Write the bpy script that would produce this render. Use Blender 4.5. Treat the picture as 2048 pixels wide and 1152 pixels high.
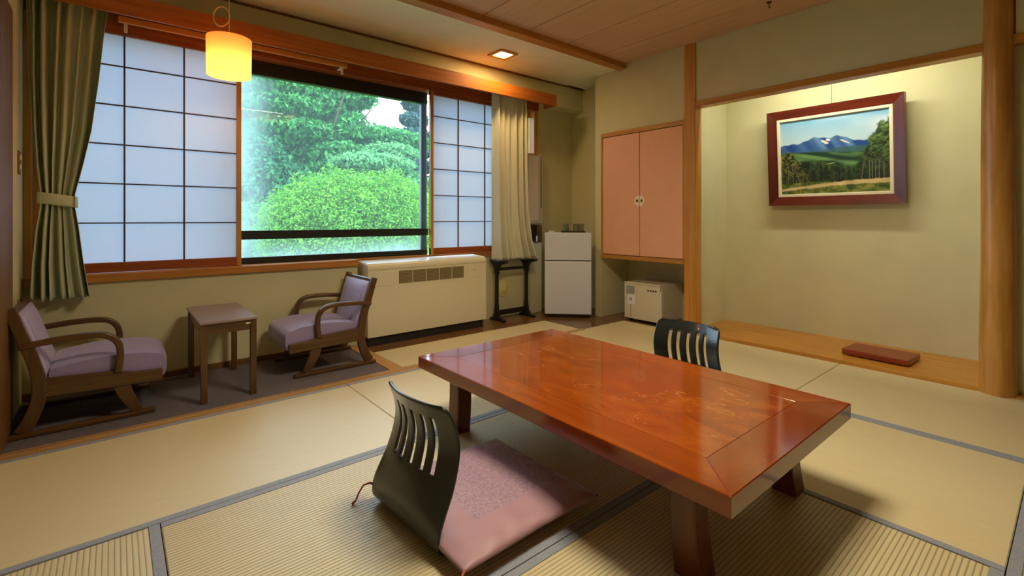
import bpy, bmesh, math, random
import numpy as np
from math import sin, cos, pi, radians, sqrt, hypot
from mathutils import Vector, Matrix

for o in list(bpy.data.objects):
    bpy.data.objects.remove(o)
S = bpy.context.scene
C = S.collection

def srgb(r, g, b, a=1.0):
    f = lambda c: (c/255/12.92) if c/255 <= .04045 else ((c/255+.055)/1.055)**2.4
    return (f(r), f(g), f(b), a)

# ------------------------------------------------------------------ camera
FOC, CX, HOR, YAW = 955.0, 1024.0, 438.0, radians(39.77)
cam = bpy.data.cameras.new('camera')
cam.sensor_width = 36; cam.lens = FOC/2048*36; cam.shift_y = -138/2048; cam.clip_start = .02
camo = bpy.data.objects.new('camera', cam); C.objects.link(camo)
camo.location = (0, 0, 1.0); camo.rotation_euler = (radians(90), 0, -YAW)
S.camera = camo
FW = Vector((sin(YAW), cos(YAW), 0)); RT = Vector((cos(YAW), -sin(YAW), 0))
def ray(u, v): return FW + RT*((u-CX)/FOC) + Vector((0, 0, (HOR-v)/FOC))
def on_y(u, v, y): d = ray(u, v); return d*(y/d.y) + Vector((0, 0, 1))
def on_x(u, v, x): d = ray(u, v); return d*(x/d.x) + Vector((0, 0, 1))
def on_z(u, v, z): d = ray(u, v); return d*((z-1)/d.z) + Vector((0, 0, 1))

# ------------------------------------------------------------------ world, sun, exposure
w = bpy.data.worlds.new('world'); S.world = w; w.use_nodes = True
nt = w.node_tree; nt.nodes.clear()
wo = nt.nodes.new('ShaderNodeOutputWorld'); bg = nt.nodes.new('ShaderNodeBackground')
tc = nt.nodes.new('ShaderNodeTexCoord'); nz = nt.nodes.new('ShaderNodeTexNoise'); rp = nt.nodes.new('ShaderNodeValToRGB')
nz.inputs['Scale'].default_value = 2.5; nz.inputs['Detail'].default_value = 5
rp.color_ramp.elements[0].position = .35; rp.color_ramp.elements[1].position = .7
rp.color_ramp.elements[0].color = (.46, .69, 1.0, 1); rp.color_ramp.elements[1].color = (.80, .91, 1.0, 1)
nt.links.new(tc.outputs['Generated'], nz.inputs['Vector']); nt.links.new(nz.outputs['Fac'], rp.inputs['Fac'])
nt.links.new(rp.outputs['Color'], bg.inputs['Color']); nt.links.new(bg.outputs[0], wo.inputs[0])
bg.inputs['Strength'].default_value = 4.7

sun = bpy.data.lights.new('sun', 'SUN'); sun.energy = 3.0; sun.angle = radians(12); sun.color = (1, .96, .88)
suno = bpy.data.objects.new('sun', sun); C.objects.link(suno)
suno.rotation_euler = (radians(42), 0, radians(25))      # shines from behind the house towards the garden
suno.location = (0, -6, 8)

vs = S.view_settings
vs.view_transform = 'Standard'; vs.look = 'None'; vs.gamma = 1; vs.use_curve_mapping = False
vs.exposure = 0.56

def area_light(name, loc, size, power, col, rot=(0, 0, 0), sy=None):
    l = bpy.data.lights.new(name, 'AREA'); l.energy = power; l.color = col; l.size = size
    if sy: l.shape = 'RECTANGLE'; l.size_y = sy
    o = bpy.data.objects.new(name, l); C.objects.link(o); o.location = loc; o.rotation_euler = rot
    return o
# an added, unseen ceiling lamp to brighten the room (its fixture is built below) and the tube behind the alcove lintel
area_light('fill_lamp_light', (1.45, 1.15, 2.415), .60, 31, (1, .88, .64))
area_light('alcove_tube_light', (3.99, 1.25, 2.24), .05, 7.5, (1, .95, .8), rot=(0, radians(-25), 0), sy=1.1)

# ------------------------------------------------------------------ helpers
def newmat(name):
    m = bpy.data.materials.new(name); m.use_nodes = True
    n = m.node_tree; b = n.nodes.get('Principled BSDF'); return m, n, b
MATS = {}
def plain(name, col, rough=.5, metal=0, noise=0, nscale=30, bump=0, spec=.5, coat=0, sheen=0):
    m, n, b = newmat(name); MATS[name] = m
    b.inputs['Base Color'].default_value = col; b.inputs['Roughness'].default_value = rough
    b.inputs['Metallic'].default_value = metal; b.inputs['Specular IOR Level'].default_value = spec
    b.inputs['Coat Weight'].default_value = coat; b.inputs['Sheen Weight'].default_value = sheen
    if noise or bump:
        t = n.nodes.new('ShaderNodeTexCoord'); z = n.nodes.new('ShaderNodeTexNoise')
        z.inputs['Scale'].default_value = nscale; z.inputs['Detail'].default_value = 4
        n.links.new(t.outputs['Object'], z.inputs['Vector'])
        if noise:
            r = n.nodes.new('ShaderNodeValToRGB')
            r.color_ramp.elements[0].position = .3; r.color_ramp.elements[1].position = .7
            r.color_ramp.elements[0].color = tuple(c*(1-noise) for c in col[:3])+(1,)
            r.color_ramp.elements[1].color = tuple(min(1, c*(1+noise)) for c in col[:3])+(1,)
            n.links.new(z.outputs['Fac'], r.inputs['Fac']); n.links.new(r.outputs['Color'], b.inputs['Base Color'])
        if bump:
            bp = n.nodes.new('ShaderNodeBump'); bp.inputs['Strength'].default_value = bump; bp.inputs['Distance'].default_value = .002
            n.links.new(z.outputs['Fac'], bp.inputs['Height']); n.links.new(bp.outputs['Normal'], b.inputs['Normal'])
    return m
def wood(name, c1, c2, axis='X', rough=.42, cross=22, along=1.3, coat=0, dist=.6, bump=.06):
    m, n, b = newmat(name); MATS[name] = m
    t = n.nodes.new('ShaderNodeTexCoord'); mp = n.nodes.new('ShaderNodeMapping'); z = n.nodes.new('ShaderNodeTexNoise')
    sc = [cross]*3; sc['XYZ'.index(axis)] = along
    mp.inputs['Scale'].default_value = sc
    z.inputs['Scale'].default_value = 1.6; z.inputs['Detail'].default_value = 5; z.inputs['Distortion'].default_value = dist
    r = n.nodes.new('ShaderNodeValToRGB')
    r.color_ramp.elements[0].position = .32; r.color_ramp.elements[1].position = .68
    r.color_ramp.elements[0].color = c1; r.color_ramp.elements[1].color = c2
    n.links.new(t.outputs['Object'], mp.inputs['Vector']); n.links.new(mp.outputs[0], z.inputs['Vector'])
    n.links.new(z.outputs['Fac'], r.inputs['Fac']); n.links.new(r.outputs['Color'], b.inputs['Base Color'])
    b.inputs['Roughness'].default_value = rough; b.inputs['Coat Weight'].default_value = coat
    b.inputs['Coat Roughness'].default_value = .12
    if bump:
        bp = n.nodes.new('ShaderNodeBump'); bp.inputs['Strength'].default_value = bump; bp.inputs['Distance'].default_value = .002
        n.links.new(z.outputs['Fac'], bp.inputs['Height']); n.links.new(bp.outputs['Normal'], b.inputs['Normal'])
    return m
def emit(name, col, strength):
    m, n, b = newmat(name); MATS[name] = m
    b.inputs['Base Color'].default_value = col
    b.inputs['Emission Color'].default_value = col; b.inputs['Emission Strength'].default_value = strength
    return m

class MB:
    """collects shapes; build() links them as ONE mesh object"""
    def __init__(s): s.bm = bmesh.new()
    def box(s, x0, x1, y0, y1, z0, z1, bev=0, seg=1):
        vs_ = [s.bm.verts.new(p) for p in ((x0,y0,z0),(x1,y0,z0),(x1,y1,z0),(x0,y1,z0),(x0,y0,z1),(x1,y0,z1),(x1,y1,z1),(x0,y1,z1))]
        fs = [s.bm.faces.new([vs_[i] for i in f]) for f in ((3,2,1,0),(4,5,6,7),(0,1,5,4),(1,2,6,5),(2,3,7,6),(3,0,4,7))]
        if bev:
            es = list({e for f in fs for e in f.edges})
            bmesh.ops.bevel(s.bm, geom=es, offset=bev, segments=seg, profile=.5, affect='EDGES')
        return s
    def prism(s, pts, axis, a0, a1, bev=0, seg=1):
        """polygon pts (2-D) extruded along axis; for X: (y,z), Y: (x,z), Z: (x,y)"""
        def P(p, a): return {'X': (a, p[0], p[1]), 'Y': (p[0], a, p[1]), 'Z': (p[0], p[1], a)}[axis]
        A = [s.bm.verts.new(P(p, a0)) for p in pts]; B = [s.bm.verts.new(P(p, a1)) for p in pts]
        n = len(pts); fs = [s.bm.faces.new(A[::-1]), s.bm.faces.new(B)]
        for i in range(n): fs.append(s.bm.faces.new((A[i], A[(i+1) % n], B[(i+1) % n], B[i])))
        bmesh.ops.recalc_face_normals(s.bm, faces=fs)
        if bev:
            es = list({e for f in fs[:2] for e in f.edges})
            bmesh.ops.bevel(s.bm, geom=es, offset=bev, segments=seg, profile=.5, affect='EDGES')
        return s
    def tube(s, pts, r, n=10, cap=True, flat=None):
        """sweep a circle (or flat=(a,b) ellipse) along a polyline; r scalar or list"""
        pts = [Vector(p) for p in pts]; rings = []; prev = None
        for i, p in enumerate(pts):
            t = (pts[min(i+1, len(pts)-1)] - pts[max(i-1, 0)]).normalized()
            if prev is None:
                up = Vector((0, 0, 1)) if abs(t.z) < .9 else Vector((0, 1, 0))
                a = t.cross(up).normalized()
            else:
                a = (prev - t*prev.dot(t)).normalized()
            prev = a; b = t.cross(a)
            rr = r[i] if isinstance(r, (list, tuple)) else r
            ra, rb = (rr, rr) if flat is None else (flat[0], flat[1])
            rings.append([s.bm.verts.new(p + a*ra*cos(2*pi*k/n) + b*rb*sin(2*pi*k/n)) for k in range(n)])
        fs = []
        for i in range(len(rings)-1):
            for k in range(n):
                fs.append(s.bm.faces.new((rings[i][k], rings[i][(k+1) % n], rings[i+1][(k+1) % n], rings[i+1][k])))
        if cap: fs += [s.bm.faces.new(rings[0][::-1]), s.bm.faces.new(rings[-1])]
        bmesh.ops.recalc_face_normals(s.bm, faces=fs)
        return s
    def lathe(s, prof, c=(0, 0, 0), n=32, axis='Z', cap=True):
        rings = []
        for r, h in prof:
            ring = []
            for k in range(n):
                a = 2*pi*k/n
                p = {'Z': (r*cos(a), r*sin(a), h), 'Y': (r*cos(a), h, r*sin(a)), 'X': (h, r*cos(a), r*sin(a))}[axis]
                ring.append(s.bm.verts.new((p[0]+c[0], p[1]+c[1], p[2]+c[2])))
            rings.append(ring)
        fs = []
        for i in range(len(rings)-1):
            for k in range(n):
                fs.append(s.bm.faces.new((rings[i][k], rings[i][(k+1) % n], rings[i+1][(k+1) % n], rings[i+1][k])))
        if cap:
            if prof[0][0] > 1e-6: fs.append(s.bm.faces.new(rings[0][::-1]))
            if prof[-1][0] > 1e-6: fs.append(s.bm.faces.new(rings[-1]))
        bmesh.ops.recalc_face_normals(s.bm, faces=fs)
        return s
    def grid(s, fn, nu, nv, closed=False, skip=None):
        V = [[s.bm.verts.new(fn(i/nu, j/nv)) for j in range(nv+1)] for i in range(nu if closed else nu+1)]
        for i in range(nu):
            for j in range(nv):
                if skip and skip(i, j): continue
                i2 = (i+1) % nu if closed else i+1
                s.bm.faces.new((V[i][j], V[i2][j], V[i2][j+1], V[i][j+1]))
        return s
    def build(s, name, mat, parent=None, smooth=False, angle=None, loc=None):
        bmesh.ops.remove_doubles(s.bm, verts=s.bm.verts, dist=1e-6)
        loose = [v for v in s.bm.verts if not v.link_faces]
        if loose: bmesh.ops.delete(s.bm, geom=loose, context='VERTS')
        if loc is not None:
            bmesh.ops.translate(s.bm, verts=s.bm.verts, vec=-Vector(loc))
        me = bpy.data.meshes.new(name); s.bm.to_mesh(me); s.bm.free()
        me.materials.append(MATS[mat])
        if smooth or angle:
            for p in me.polygons: p.use_smooth = True
        if angle and not smooth:
            me.set_sharp_from_angle(angle=radians(angle))
        o = bpy.data.objects.new(name, me); C.objects.link(o)
        if parent: o.parent = parent
        if loc is not None: o.location = loc
        return o
def tag(o, label, cat, group=None, kind=None):
    o['label'] = label; o['category'] = cat
    if group: o['group'] = group
    if kind: o['kind'] = kind
    return o
def thing(name, label, cat, loc=(0, 0, 0), rz=0, group=None):
    o = bpy.data.objects.new(name, None); C.objects.link(o); o.empty_display_size = .05
    o.location = loc; o.rotation_euler = (0, 0, rz)
    return tag(o, label, cat, group)
def struct(o, label, cat): return tag(o, label, cat, kind='structure')
def copy_obj(o, parent, loc=None):
    c = o.copy(); C.objects.link(c); c.parent = parent
    if loc is not None: c.location = loc
    return c

# ------------------------------------------------------------------ materials
def wall_mat(name, col): return plain(name, col, rough=.85, noise=.03, nscale=6, bump=.15, spec=.2)
wall_mat('plaster', srgb(210, 206, 166)); wall_mat('plaster_ceiling', srgb(234, 233, 208)); wall_mat('shaded_plaster', srgb(90, 80, 50))  # last one: plaster darkened to paint in the shade of the unlit recess
wood('trim_x', srgb(168, 108, 40), srgb(192, 130, 58), 'X', .4)
wood('trim_y', srgb(172, 116, 42), srgb(196, 138, 60), 'Y', .4)
wood('trim_z', srgb(184, 124, 44), srgb(206, 148, 66), 'Z', .4)
wood('valance', srgb(160, 86, 26), srgb(188, 110, 42), 'X', .45)
wood('header', srgb(132, 62, 16), srgb(160, 84, 26), 'X', .45)
wood('batten', srgb(196, 128, 60), srgb(220, 152, 80), 'X', .45)
wood('pillar', srgb(174, 118, 46), srgb(206, 154, 78), 'Z', .35, cross=14)
wood('ceiling_board', srgb(200, 158, 126), srgb(212, 172, 140), 'Y', .6, cross=30, bump=.02)
wood('alcove_board', srgb(178, 116, 36), srgb(208, 148, 62), 'Y', .3)
wood('wood_floor', srgb(104, 72, 38), srgb(128, 92, 54), 'X', .22)
wood('threshold', srgb(158, 118, 66), srgb(188, 150, 98), 'X', .3)
wood('threshold_y', srgb(176, 120, 58), srgb(204, 152, 88), 'Y', .3)
wood('muntin', srgb(70, 44, 22), srgb(92, 60, 32), 'Z', .5)
wood('chair_wood', srgb(76, 50, 24), srgb(102, 70, 36), 'X', .3, cross=30)
wood('chair_wood_z', srgb(76, 50, 24), srgb(102, 70, 36), 'Z', .3, cross=30)
wood('door_frame', srgb(104, 70, 30), srgb(128, 90, 44), 'Z', .45)
wood('red_wood', srgb(120, 46, 18), srgb(146, 62, 26), 'Y', .3)
wood('picture_frame_y', srgb(84, 28, 16), srgb(108, 40, 24), 'Y', .3)
wood('picture_frame_z', srgb(72, 22, 12), srgb(96, 34, 20), 'Z', .3)
wood('table_y', srgb(136, 56, 8), srgb(156, 70, 14), 'Y', .09, cross=9, coat=.6, bump=0)
wood('table_x', srgb(118, 44, 6), srgb(138, 56, 10), 'X', .09, cross=9, coat=.6, bump=0)
wood('table_leg', srgb(92, 44, 16), srgb(118, 60, 24), 'Z', .3, cross=12)
plain('salmon', srgb(230, 174, 140), .6, noise=.03, nscale=8)
plain('ivory', srgb(238, 232, 205), .4)
plain('brass', srgb(150, 110, 50), .35, metal=1)
plain('black_paint', srgb(22, 20, 19), .35)
plain('black_metal', srgb(24, 26, 26), .4)
plain('dark_metal', srgb(66, 80, 90), .4)
plain('lacquer_black', srgb(30, 36, 34), .28, coat=.3)
plain('white_enamel', srgb(214, 222, 236), .3)
plain('white_plastic', srgb(225, 222, 214), .4)
plain('grey_plastic', srgb(196, 192, 184), .45)
plain('dark_slot', srgb(40, 38, 36), .6)
plain('heater_cream', srgb(226, 220, 192), .38)
plain('heater_top', srgb(236, 236, 226), .35)
plain('grille_back', srgb(110, 96, 66), .7)
plain('grille_slat', srgb(150, 136, 98), .55)
plain('safe_cream', srgb(216, 210, 184), .4)
plain('paper_white', srgb(235, 238, 245), .6)
plain('ink', srgb(40, 42, 48), .6)
plain('purple_back', srgb(176, 150, 176), .75, sheen=.3)


plain('laminate', srgb(150, 128, 124), .35)
plain('yellow_plastic', srgb(226, 212, 140), .5)
plain('tassel', srgb(176, 90, 84), .8)
plain('rope_cream', srgb(236, 214, 150), .6)
plain('linen_cream', srgb(232, 220, 188), .6)
plain('wire', srgb(70, 60, 50), .5)
plain('aluminium', srgb(190, 196, 198), .35, metal=.6)
plain('bark', srgb(78, 66, 52), .9, noise=.2, nscale=12, bump=.5)
plain('soil', srgb(92, 120, 58), .95, noise=.25, nscale=3)
plain('tray_dark', srgb(60, 44, 30), .4)

# carpet
m, n, b = newmat('carpet'); MATS['carpet'] = m
t = n.nodes.new('ShaderNodeTexCoord'); z = n.nodes.new('ShaderNodeTexNoise'); z.inputs['Scale'].default_value = 260; z.inputs['Detail'].default_value = 3
r = n.nodes.new('ShaderNodeValToRGB'); r.color_ramp.elements[0].color = srgb(84, 78, 84); r.color_ramp.elements[1].color = srgb(116, 108, 114)
r.color_ramp.elements[0].position = .35; r.color_ramp.elements[1].position = .65
bp = n.nodes.new('ShaderNodeBump'); bp.inputs['Strength'].default_value = .4; bp.inputs['Distance'].default_value = .003
n.links.new(t.outputs['Object'], z.inputs['Vector']); n.links.new(z.outputs['Fac'], r.inputs['Fac']); n.links.new(r.outputs['Color'], b.inputs['Base Color'])
n.links.new(z.outputs['Fac'], bp.inputs['Height']); n.links.new(bp.outputs['Normal'], b.inputs['Normal']); b.inputs['Roughness'].default_value = .95

# rush matting: ribs along the mat; drawn bold on mats where hard light shows them, faint elsewhere
def tatami(name, cross_axis, rib, col=srgb(216, 203, 160)):
    m, n, b = newmat(name); MATS[name] = m
    t = n.nodes.new('ShaderNodeTexCoord'); sp = n.nodes.new('ShaderNodeSeparateXYZ'); n.links.new(t.outputs['Object'], sp.inputs[0])
    mul = n.nodes.new('ShaderNodeMath'); mul.operation = 'MULTIPLY'; mul.inputs[1].default_value = 1/.0140
    n.links.new(sp.outputs[cross_axis], mul.inputs[0])
    fr = n.nodes.new('ShaderNodeMath'); fr.operation = 'FRACT'; n.links.new(mul.outputs[0], fr.inputs[0])
    ra = n.nodes.new('ShaderNodeValToRGB'); e = ra.color_ramp.elements        # rounded rib, narrow groove
    e[0].position = 0; e[0].color = (0, 0, 0, 1); e[1].position = .22; e[1].color = (.9, .9, .9, 1)
    q = e.new(.55); q.color = (1, 1, 1, 1); q = e.new(.85); q.color = (.9, .9, .9, 1); q = e.new(1); q.color = (0, 0, 0, 1)
    n.links.new(fr.outputs[0], ra.inputs['Fac'])
    mp = n.nodes.new('ShaderNodeMapping'); s3 = [8, 8, 8]; s3[0 if cross_axis == 'Y' else 1] = 8; s3['XYZ'.index(cross_axis)] = 260
    mp.inputs['Scale'].default_value = s3
    z = n.nodes.new('ShaderNodeTexNoise'); z.inputs['Scale'].default_value = 1.0; z.inputs['Detail'].default_value = 3
    n.links.new(t.outputs['Object'], mp.inputs[0]); n.links.new(mp.outputs[0], z.inputs['Vector'])
    r = n.nodes.new('ShaderNodeValToRGB'); r.color_ramp.elements[0].position = .3; r.color_ramp.elements[1].position = .7
    r.color_ramp.elements[0].color = tuple(c*.94 for c in col[:3])+(1,); r.color_ramp.elements[1].color = tuple(min(1, c*1.05) for c in col[:3])+(1,)
    n.links.new(z.outputs['Fac'], r.inputs['Fac'])
    mix = n.nodes.new('ShaderNodeMix'); mix.data_type = 'RGBA'; mix.blend_type = 'MULTIPLY'; mix.inputs['Factor'].default_value = .62*rib
    n.links.new(r.outputs['Color'], mix.inputs[6]); n.links.new(ra.outputs['Color'], mix.inputs[7])
    n.links.new(mix.outputs[2], b.inputs['Base Color'])
    bp = n.nodes.new('ShaderNodeBump'); bp.inputs['Strength'].default_value = .5*rib; bp.inputs['Distance'].default_value = .002
    n.links.new(ra.outputs['Color'], bp.inputs['Height']); n.links.new(bp.outputs['Normal'], b.inputs['Normal'])
    b.inputs['Roughness'].default_value = .42; b.inputs['Specular IOR Level'].default_value = .5
tatami('rush_x_faint', 'Y', .06); tatami('rush_x', 'Y', .9); tatami('rush_y_faint', 'X', .06); tatami('rush_y', 'X', .8)
plain('heri', srgb(146, 153, 166), .7, noise=.12, nscale=160, bump=.3)

# striped purple upholstery
def stripes(name, axis, c1, c2, scale):
    m, n, b = newmat(name); MATS[name] = m
    t = n.nodes.new('ShaderNodeTexCoord'); wv = n.nodes.new('ShaderNodeTexWave'); wv.wave_type = 'BANDS'; wv.bands_direction = axis
    wv.inputs['Scale'].default_value = scale; wv.inputs['Distortion'].default_value = .4; wv.inputs['Detail'].default_value = 2
    r = n.nodes.new('ShaderNodeValToRGB'); r.color_ramp.elements[0].color = c1; r.color_ramp.elements[1].color = c2
    n.links.new(t.outputs['Object'], wv.inputs['Vector']); n.links.new(wv.outputs['Fac'], r.inputs['Fac']); n.links.new(r.outputs['Color'], b.inputs['Base Color'])
    b.inputs['Roughness'].default_value = .6; b.inputs['Sheen Weight'].default_value = .35
stripes('purple_stripe', 'Y', srgb(152, 140, 186), srgb(186, 174, 210), 9)
plain('purple', srgb(152, 138, 182), .55, noise=.04, nscale=60, sheen=.4)

# cushion cover: embossed middle, plain border
m, n, b = newmat('cushion_cover'); MATS['cushion_cover'] = m
t = n.nodes.new('ShaderNodeTexCoord'); vo = n.nodes.new('ShaderNodeTexVoronoi'); vo.inputs['Scale'].default_value = 130
nz = n.nodes.new('ShaderNodeTexNoise'); nz.inputs['Scale'].default_value = 90; nz.inputs['Detail'].default_value = 4
sp = n.nodes.new('ShaderNodeSeparateXYZ'); n.links.new(t.outputs['Object'], sp.inputs[0])
def gate(n, sock, lo, hi):
    a = n.nodes.new('ShaderNodeMath'); a.operation = 'GREATER_THAN'; a.inputs[1].default_value = lo; n.links.new(sock, a.inputs[0])
    c = n.nodes.new('ShaderNodeMath'); c.operation = 'LESS_THAN'; c.inputs[1].default_value = hi; n.links.new(sock, c.inputs[0])
    d = n.nodes.new('ShaderNodeMath'); d.operation = 'MULTIPLY'; n.links.new(a.outputs[0], d.inputs[0]); n.links.new(c.outputs[0], d.inputs[1]); return d
g1 = gate(n, sp.outputs['X'], -.145, .26); g2 = gate(n, sp.outputs['Y'], -.155, .27)
gg = n.nodes.new('ShaderNodeMath'); gg.operation = 'MULTIPLY'; n.links.new(g1.outputs[0], gg.inputs[0]); n.links.new(g2.outputs[0], gg.inputs[1])
for s_ in (vo, nz): n.links.new(t.outputs['Object'], s_.inputs['Vector'])
r = n.nodes.new('ShaderNodeValToRGB'); r.color_ramp.elements[0].color = srgb(158, 122, 140); r.color_ramp.elements[1].color = srgb(182, 150, 166)
r.color_ramp.elements[0].position = .4; r.color_ramp.elements[1].position = .62
n.links.new(nz.outputs['Fac'], r.inputs['Fac'])
mx = n.nodes.new('ShaderNodeMix'); mx.data_type = 'RGBA'; n.links.new(gg.outputs[0], mx.inputs['Factor'])
mx.inputs[6].default_value = srgb(176, 136, 148); n.links.new(r.outputs['Color'], mx.inputs[7]); n.links.new(mx.outputs[2], b.inputs['Base Color'])
bp = n.nodes.new('ShaderNodeBump'); bp.inputs['Distance'].default_value = .003
mm = n.nodes.new('ShaderNodeMath'); mm.operation = 'MULTIPLY'; mm.inputs[1].default_value = .7; n.links.new(gg.outputs[0], mm.inputs[0]); n.links.new(mm.outputs[0], bp.inputs['Strength'])
n.links.new(vo.outputs['Distance'], bp.inputs['Height']); n.links.new(bp.outputs['Normal'], b.inputs['Normal'])
b.inputs['Roughness'].default_value = .5; b.inputs['Sheen Weight'].default_value = .3

# burl panel of the table
m, n, b = newmat('burl'); MATS['burl'] = m
t = n.nodes.new('ShaderNodeTexCoord'); mp = n.nodes.new('ShaderNodeMapping'); mp.inputs['Scale'].default_value = (4.2, 1.9, 3)
n1 = n.nodes.new('ShaderNodeTexNoise'); n1.inputs['Scale'].default_value = 1.6; n1.inputs['Detail'].default_value = 7; n1.inputs['Distortion'].default_value = 1.6
r = n.nodes.new('ShaderNodeValToRGB'); e = r.color_ramp.elements
e[0].position = .22; e[0].color = srgb(112, 42, 6); e[1].position = .78; e[1].color = srgb(166, 82, 16)
q = e.new(.5); q.color = srgb(146, 60, 8)
n.links.new(t.outputs['Object'], mp.inputs[0]); n.links.new(mp.outputs[0], n1.inputs['Vector']); n.links.new(n1.outputs['Fac'], r.inputs['Fac'])
n2 = n.nodes.new('ShaderNodeTexNoise'); n2.inputs['Scale'].default_value = 2.1; n2.inputs['Detail'].default_value = 3; n2.inputs['Distortion'].default_value = 2.2
n.links.new(mp.outputs[0], n2.inputs['Vector'])
r2 = n.nodes.new('ShaderNodeValToRGB'); e = r2.color_ramp.elements      # thin pale figure lines
e[0].position = .487; e[0].color = (0, 0, 0, 1); e[1].position = .51; e[1].color = (0, 0, 0, 1); q = e.new(.498); q.color = (1, 1, 1, 1)
n.links.new(n2.outputs['Fac'], r2.inputs['Fac'])
n3 = n.nodes.new('ShaderNodeTexNoise'); n3.inputs['Scale'].default_value = 5; n.links.new(t.outputs['Object'], n3.inputs['Vector'])
r3 = n.nodes.new('ShaderNodeValToRGB'); r3.color_ramp.elements[0].position = .52; r3.color_ramp.elements[1].position = .64; n.links.new(n3.outputs['Fac'], r3.inputs['Fac'])
mu = n.nodes.new('ShaderNodeMath'); mu.operation = 'MULTIPLY'; n.links.new(r2.outputs['Color'], mu.inputs[0]); n.links.new(r3.outputs['Color'], mu.inputs[1])
mu2 = n.nodes.new('ShaderNodeMath'); mu2.operation = 'MULTIPLY'; mu2.inputs[1].default_value = .75; n.links.new(mu.outputs[0], mu2.inputs[0])
mx = n.nodes.new('ShaderNodeMix'); mx.data_type = 'RGBA'; n.links.new(mu2.outputs[0], mx.inputs['Factor']); n.links.new(r.outputs['Color'], mx.inputs[6]); mx.inputs[7].default_value = srgb(214, 150, 86)
n.links.new(mx.outputs[2], b.inputs['Base Color']); b.inputs['Roughness'].default_value = .10; b.inputs['Coat Weight'].default_value = .7; b.inputs['Coat Roughness'].default_value = .06

# translucent papers and fabrics
def translucent(name, col, fac, rough=.9):
    m, n, b = newmat(name); MATS[name] = m
    out = n.nodes['Material Output']; tr = n.nodes.new('ShaderNodeBsdfTranslucent'); mix = n.nodes.new('ShaderNodeMixShader')
    tr.inputs['Color'].default_value = col; b.inputs['Base Color'].default_value = col; b.inputs['Roughness'].default_value = rough
    b.inputs['Specular IOR Level'].default_value = .1
    mix.inputs[0].default_value = fac; n.links.new(b.outputs[0], mix.inputs[1]); n.links.new(tr.outputs[0], mix.inputs[2]); n.links.new(mix.outputs[0], out.inputs['Surface'])
translucent('shoji_paper', (.73, .79, .87, 1), .44)
translucent('curtain_green', srgb(204, 210, 178), .10); translucent('curtain_cream', srgb(238, 236, 214), .25)
translucent('lamp_shade', srgb(255, 206, 140), .5)
# glass with condensation towards the edges, plus a pale overall film standing in for haze
m, n, b = newmat('window_glass'); MATS['window_glass'] = m
out = n.nodes['Material Output']; tp = n.nodes.new('ShaderNodeBsdfTransparent'); tp.inputs[0].default_value = (.93, .98, .97, 1)
gl = n.nodes.new('ShaderNodeBsdfGlossy'); gl.inputs['Roughness'].default_value = .02; gl.inputs['Color'].default_value = (.35, .35, .35, 1); fr = n.nodes.new('ShaderNodeFresnel'); fr.inputs['IOR'].default_value = 1.35
mix = n.nodes.new('ShaderNodeMixShader'); n.links.new(fr.outputs[0], mix.inputs[0]); n.links.new(tp.outputs[0], mix.inputs[1]); n.links.new(gl.outputs[0], mix.inputs[2])
tr = n.nodes.new('ShaderNodeBsdfTranslucent'); tr.inputs[0].default_value = (.8, .93, .95, 1)
t = n.nodes.new('ShaderNodeTexCoord'); sp = n.nodes.new('ShaderNodeSeparateXYZ'); n.links.new(t.outputs['Object'], sp.inputs[0])
def edge(n, sock, lo, hi, wid):
    a = n.nodes.new('ShaderNodeMapRange'); a.inputs['From Min'].default_value = lo; a.inputs['From Max'].default_value = lo+wid; a.inputs['To Min'].default_value = 1; a.inputs['To Max'].default_value = 0
    n.links.new(sock, a.inputs['Value']); return a
ex = edge(n, sp.outputs['X'], -.74, 0, .30); ez = edge(n, sp.outputs['Z'], 0.0, 0, .22)
mxx = n.nodes.new('ShaderNodeMath'); mxx.operation = 'MAXIMUM'; n.links.new(ex.outputs[0], mxx.inputs[0]); n.links.new(ez.outputs[0], mxx.inputs[1])
pw = n.nodes.new('ShaderNodeMath'); pw.operation = 'POWER'; pw.inputs[1].default_value = 1.8; n.links.new(mxx.outputs[0], pw.inputs[0])
nz = n.nodes.new('ShaderNodeTexNoise'); nz.inputs['Scale'].default_value = 3; n.links.new(t.outputs['Object'], nz.inputs['Vector'])
ml = n.nodes.new('ShaderNodeMath'); ml.operation = 'MULTIPLY'; n.links.new(pw.outputs[0], ml.inputs[0]); n.links.new(nz.outputs['Fac'], ml.inputs[1])
ma = n.nodes.new('ShaderNodeMath'); ma.operation = 'MULTIPLY_ADD'; ma.inputs[1].default_value = .50; ma.inputs[2].default_value = .034; n.links.new(ml.outputs[0], ma.inputs[0])
mix2 = n.nodes.new('ShaderNodeMixShader'); n.links.new(ma.outputs[0], mix2.inputs[0]); n.links.new(mix.outputs[0], mix2.inputs[1]); n.links.new(tr.outputs[0], mix2.inputs[2])
n.links.new(mix2.outputs[0], out.inputs['Surface'])
def clear(name, tint):
    m, n, b = newmat(name); MATS[name] = m
    out = n.nodes['Material Output']; tp = n.nodes.new('ShaderNodeBsdfTransparent'); tp.inputs[0].default_value = tint
    gl = n.nodes.new('ShaderNodeBsdfGlossy'); gl.inputs['Roughness'].default_value = .04; fr = n.nodes.new('ShaderNodeLayerWeight'); fr.inputs['Blend'].default_value = .25
    mix = n.nodes.new('ShaderNodeMixShader'); n.links.new(fr.outputs['Facing'], mix.inputs[0]); n.links.new(tp.outputs[0], mix.inputs[1]); n.links.new(gl.outputs[0], mix.inputs[2]); n.links.new(mix.outputs[0], out.inputs['Surface'])
clear('clear_glass', (.86, .9, .9, 1))
clear('tray_glass', (.8, .86, .82, 1))
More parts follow.
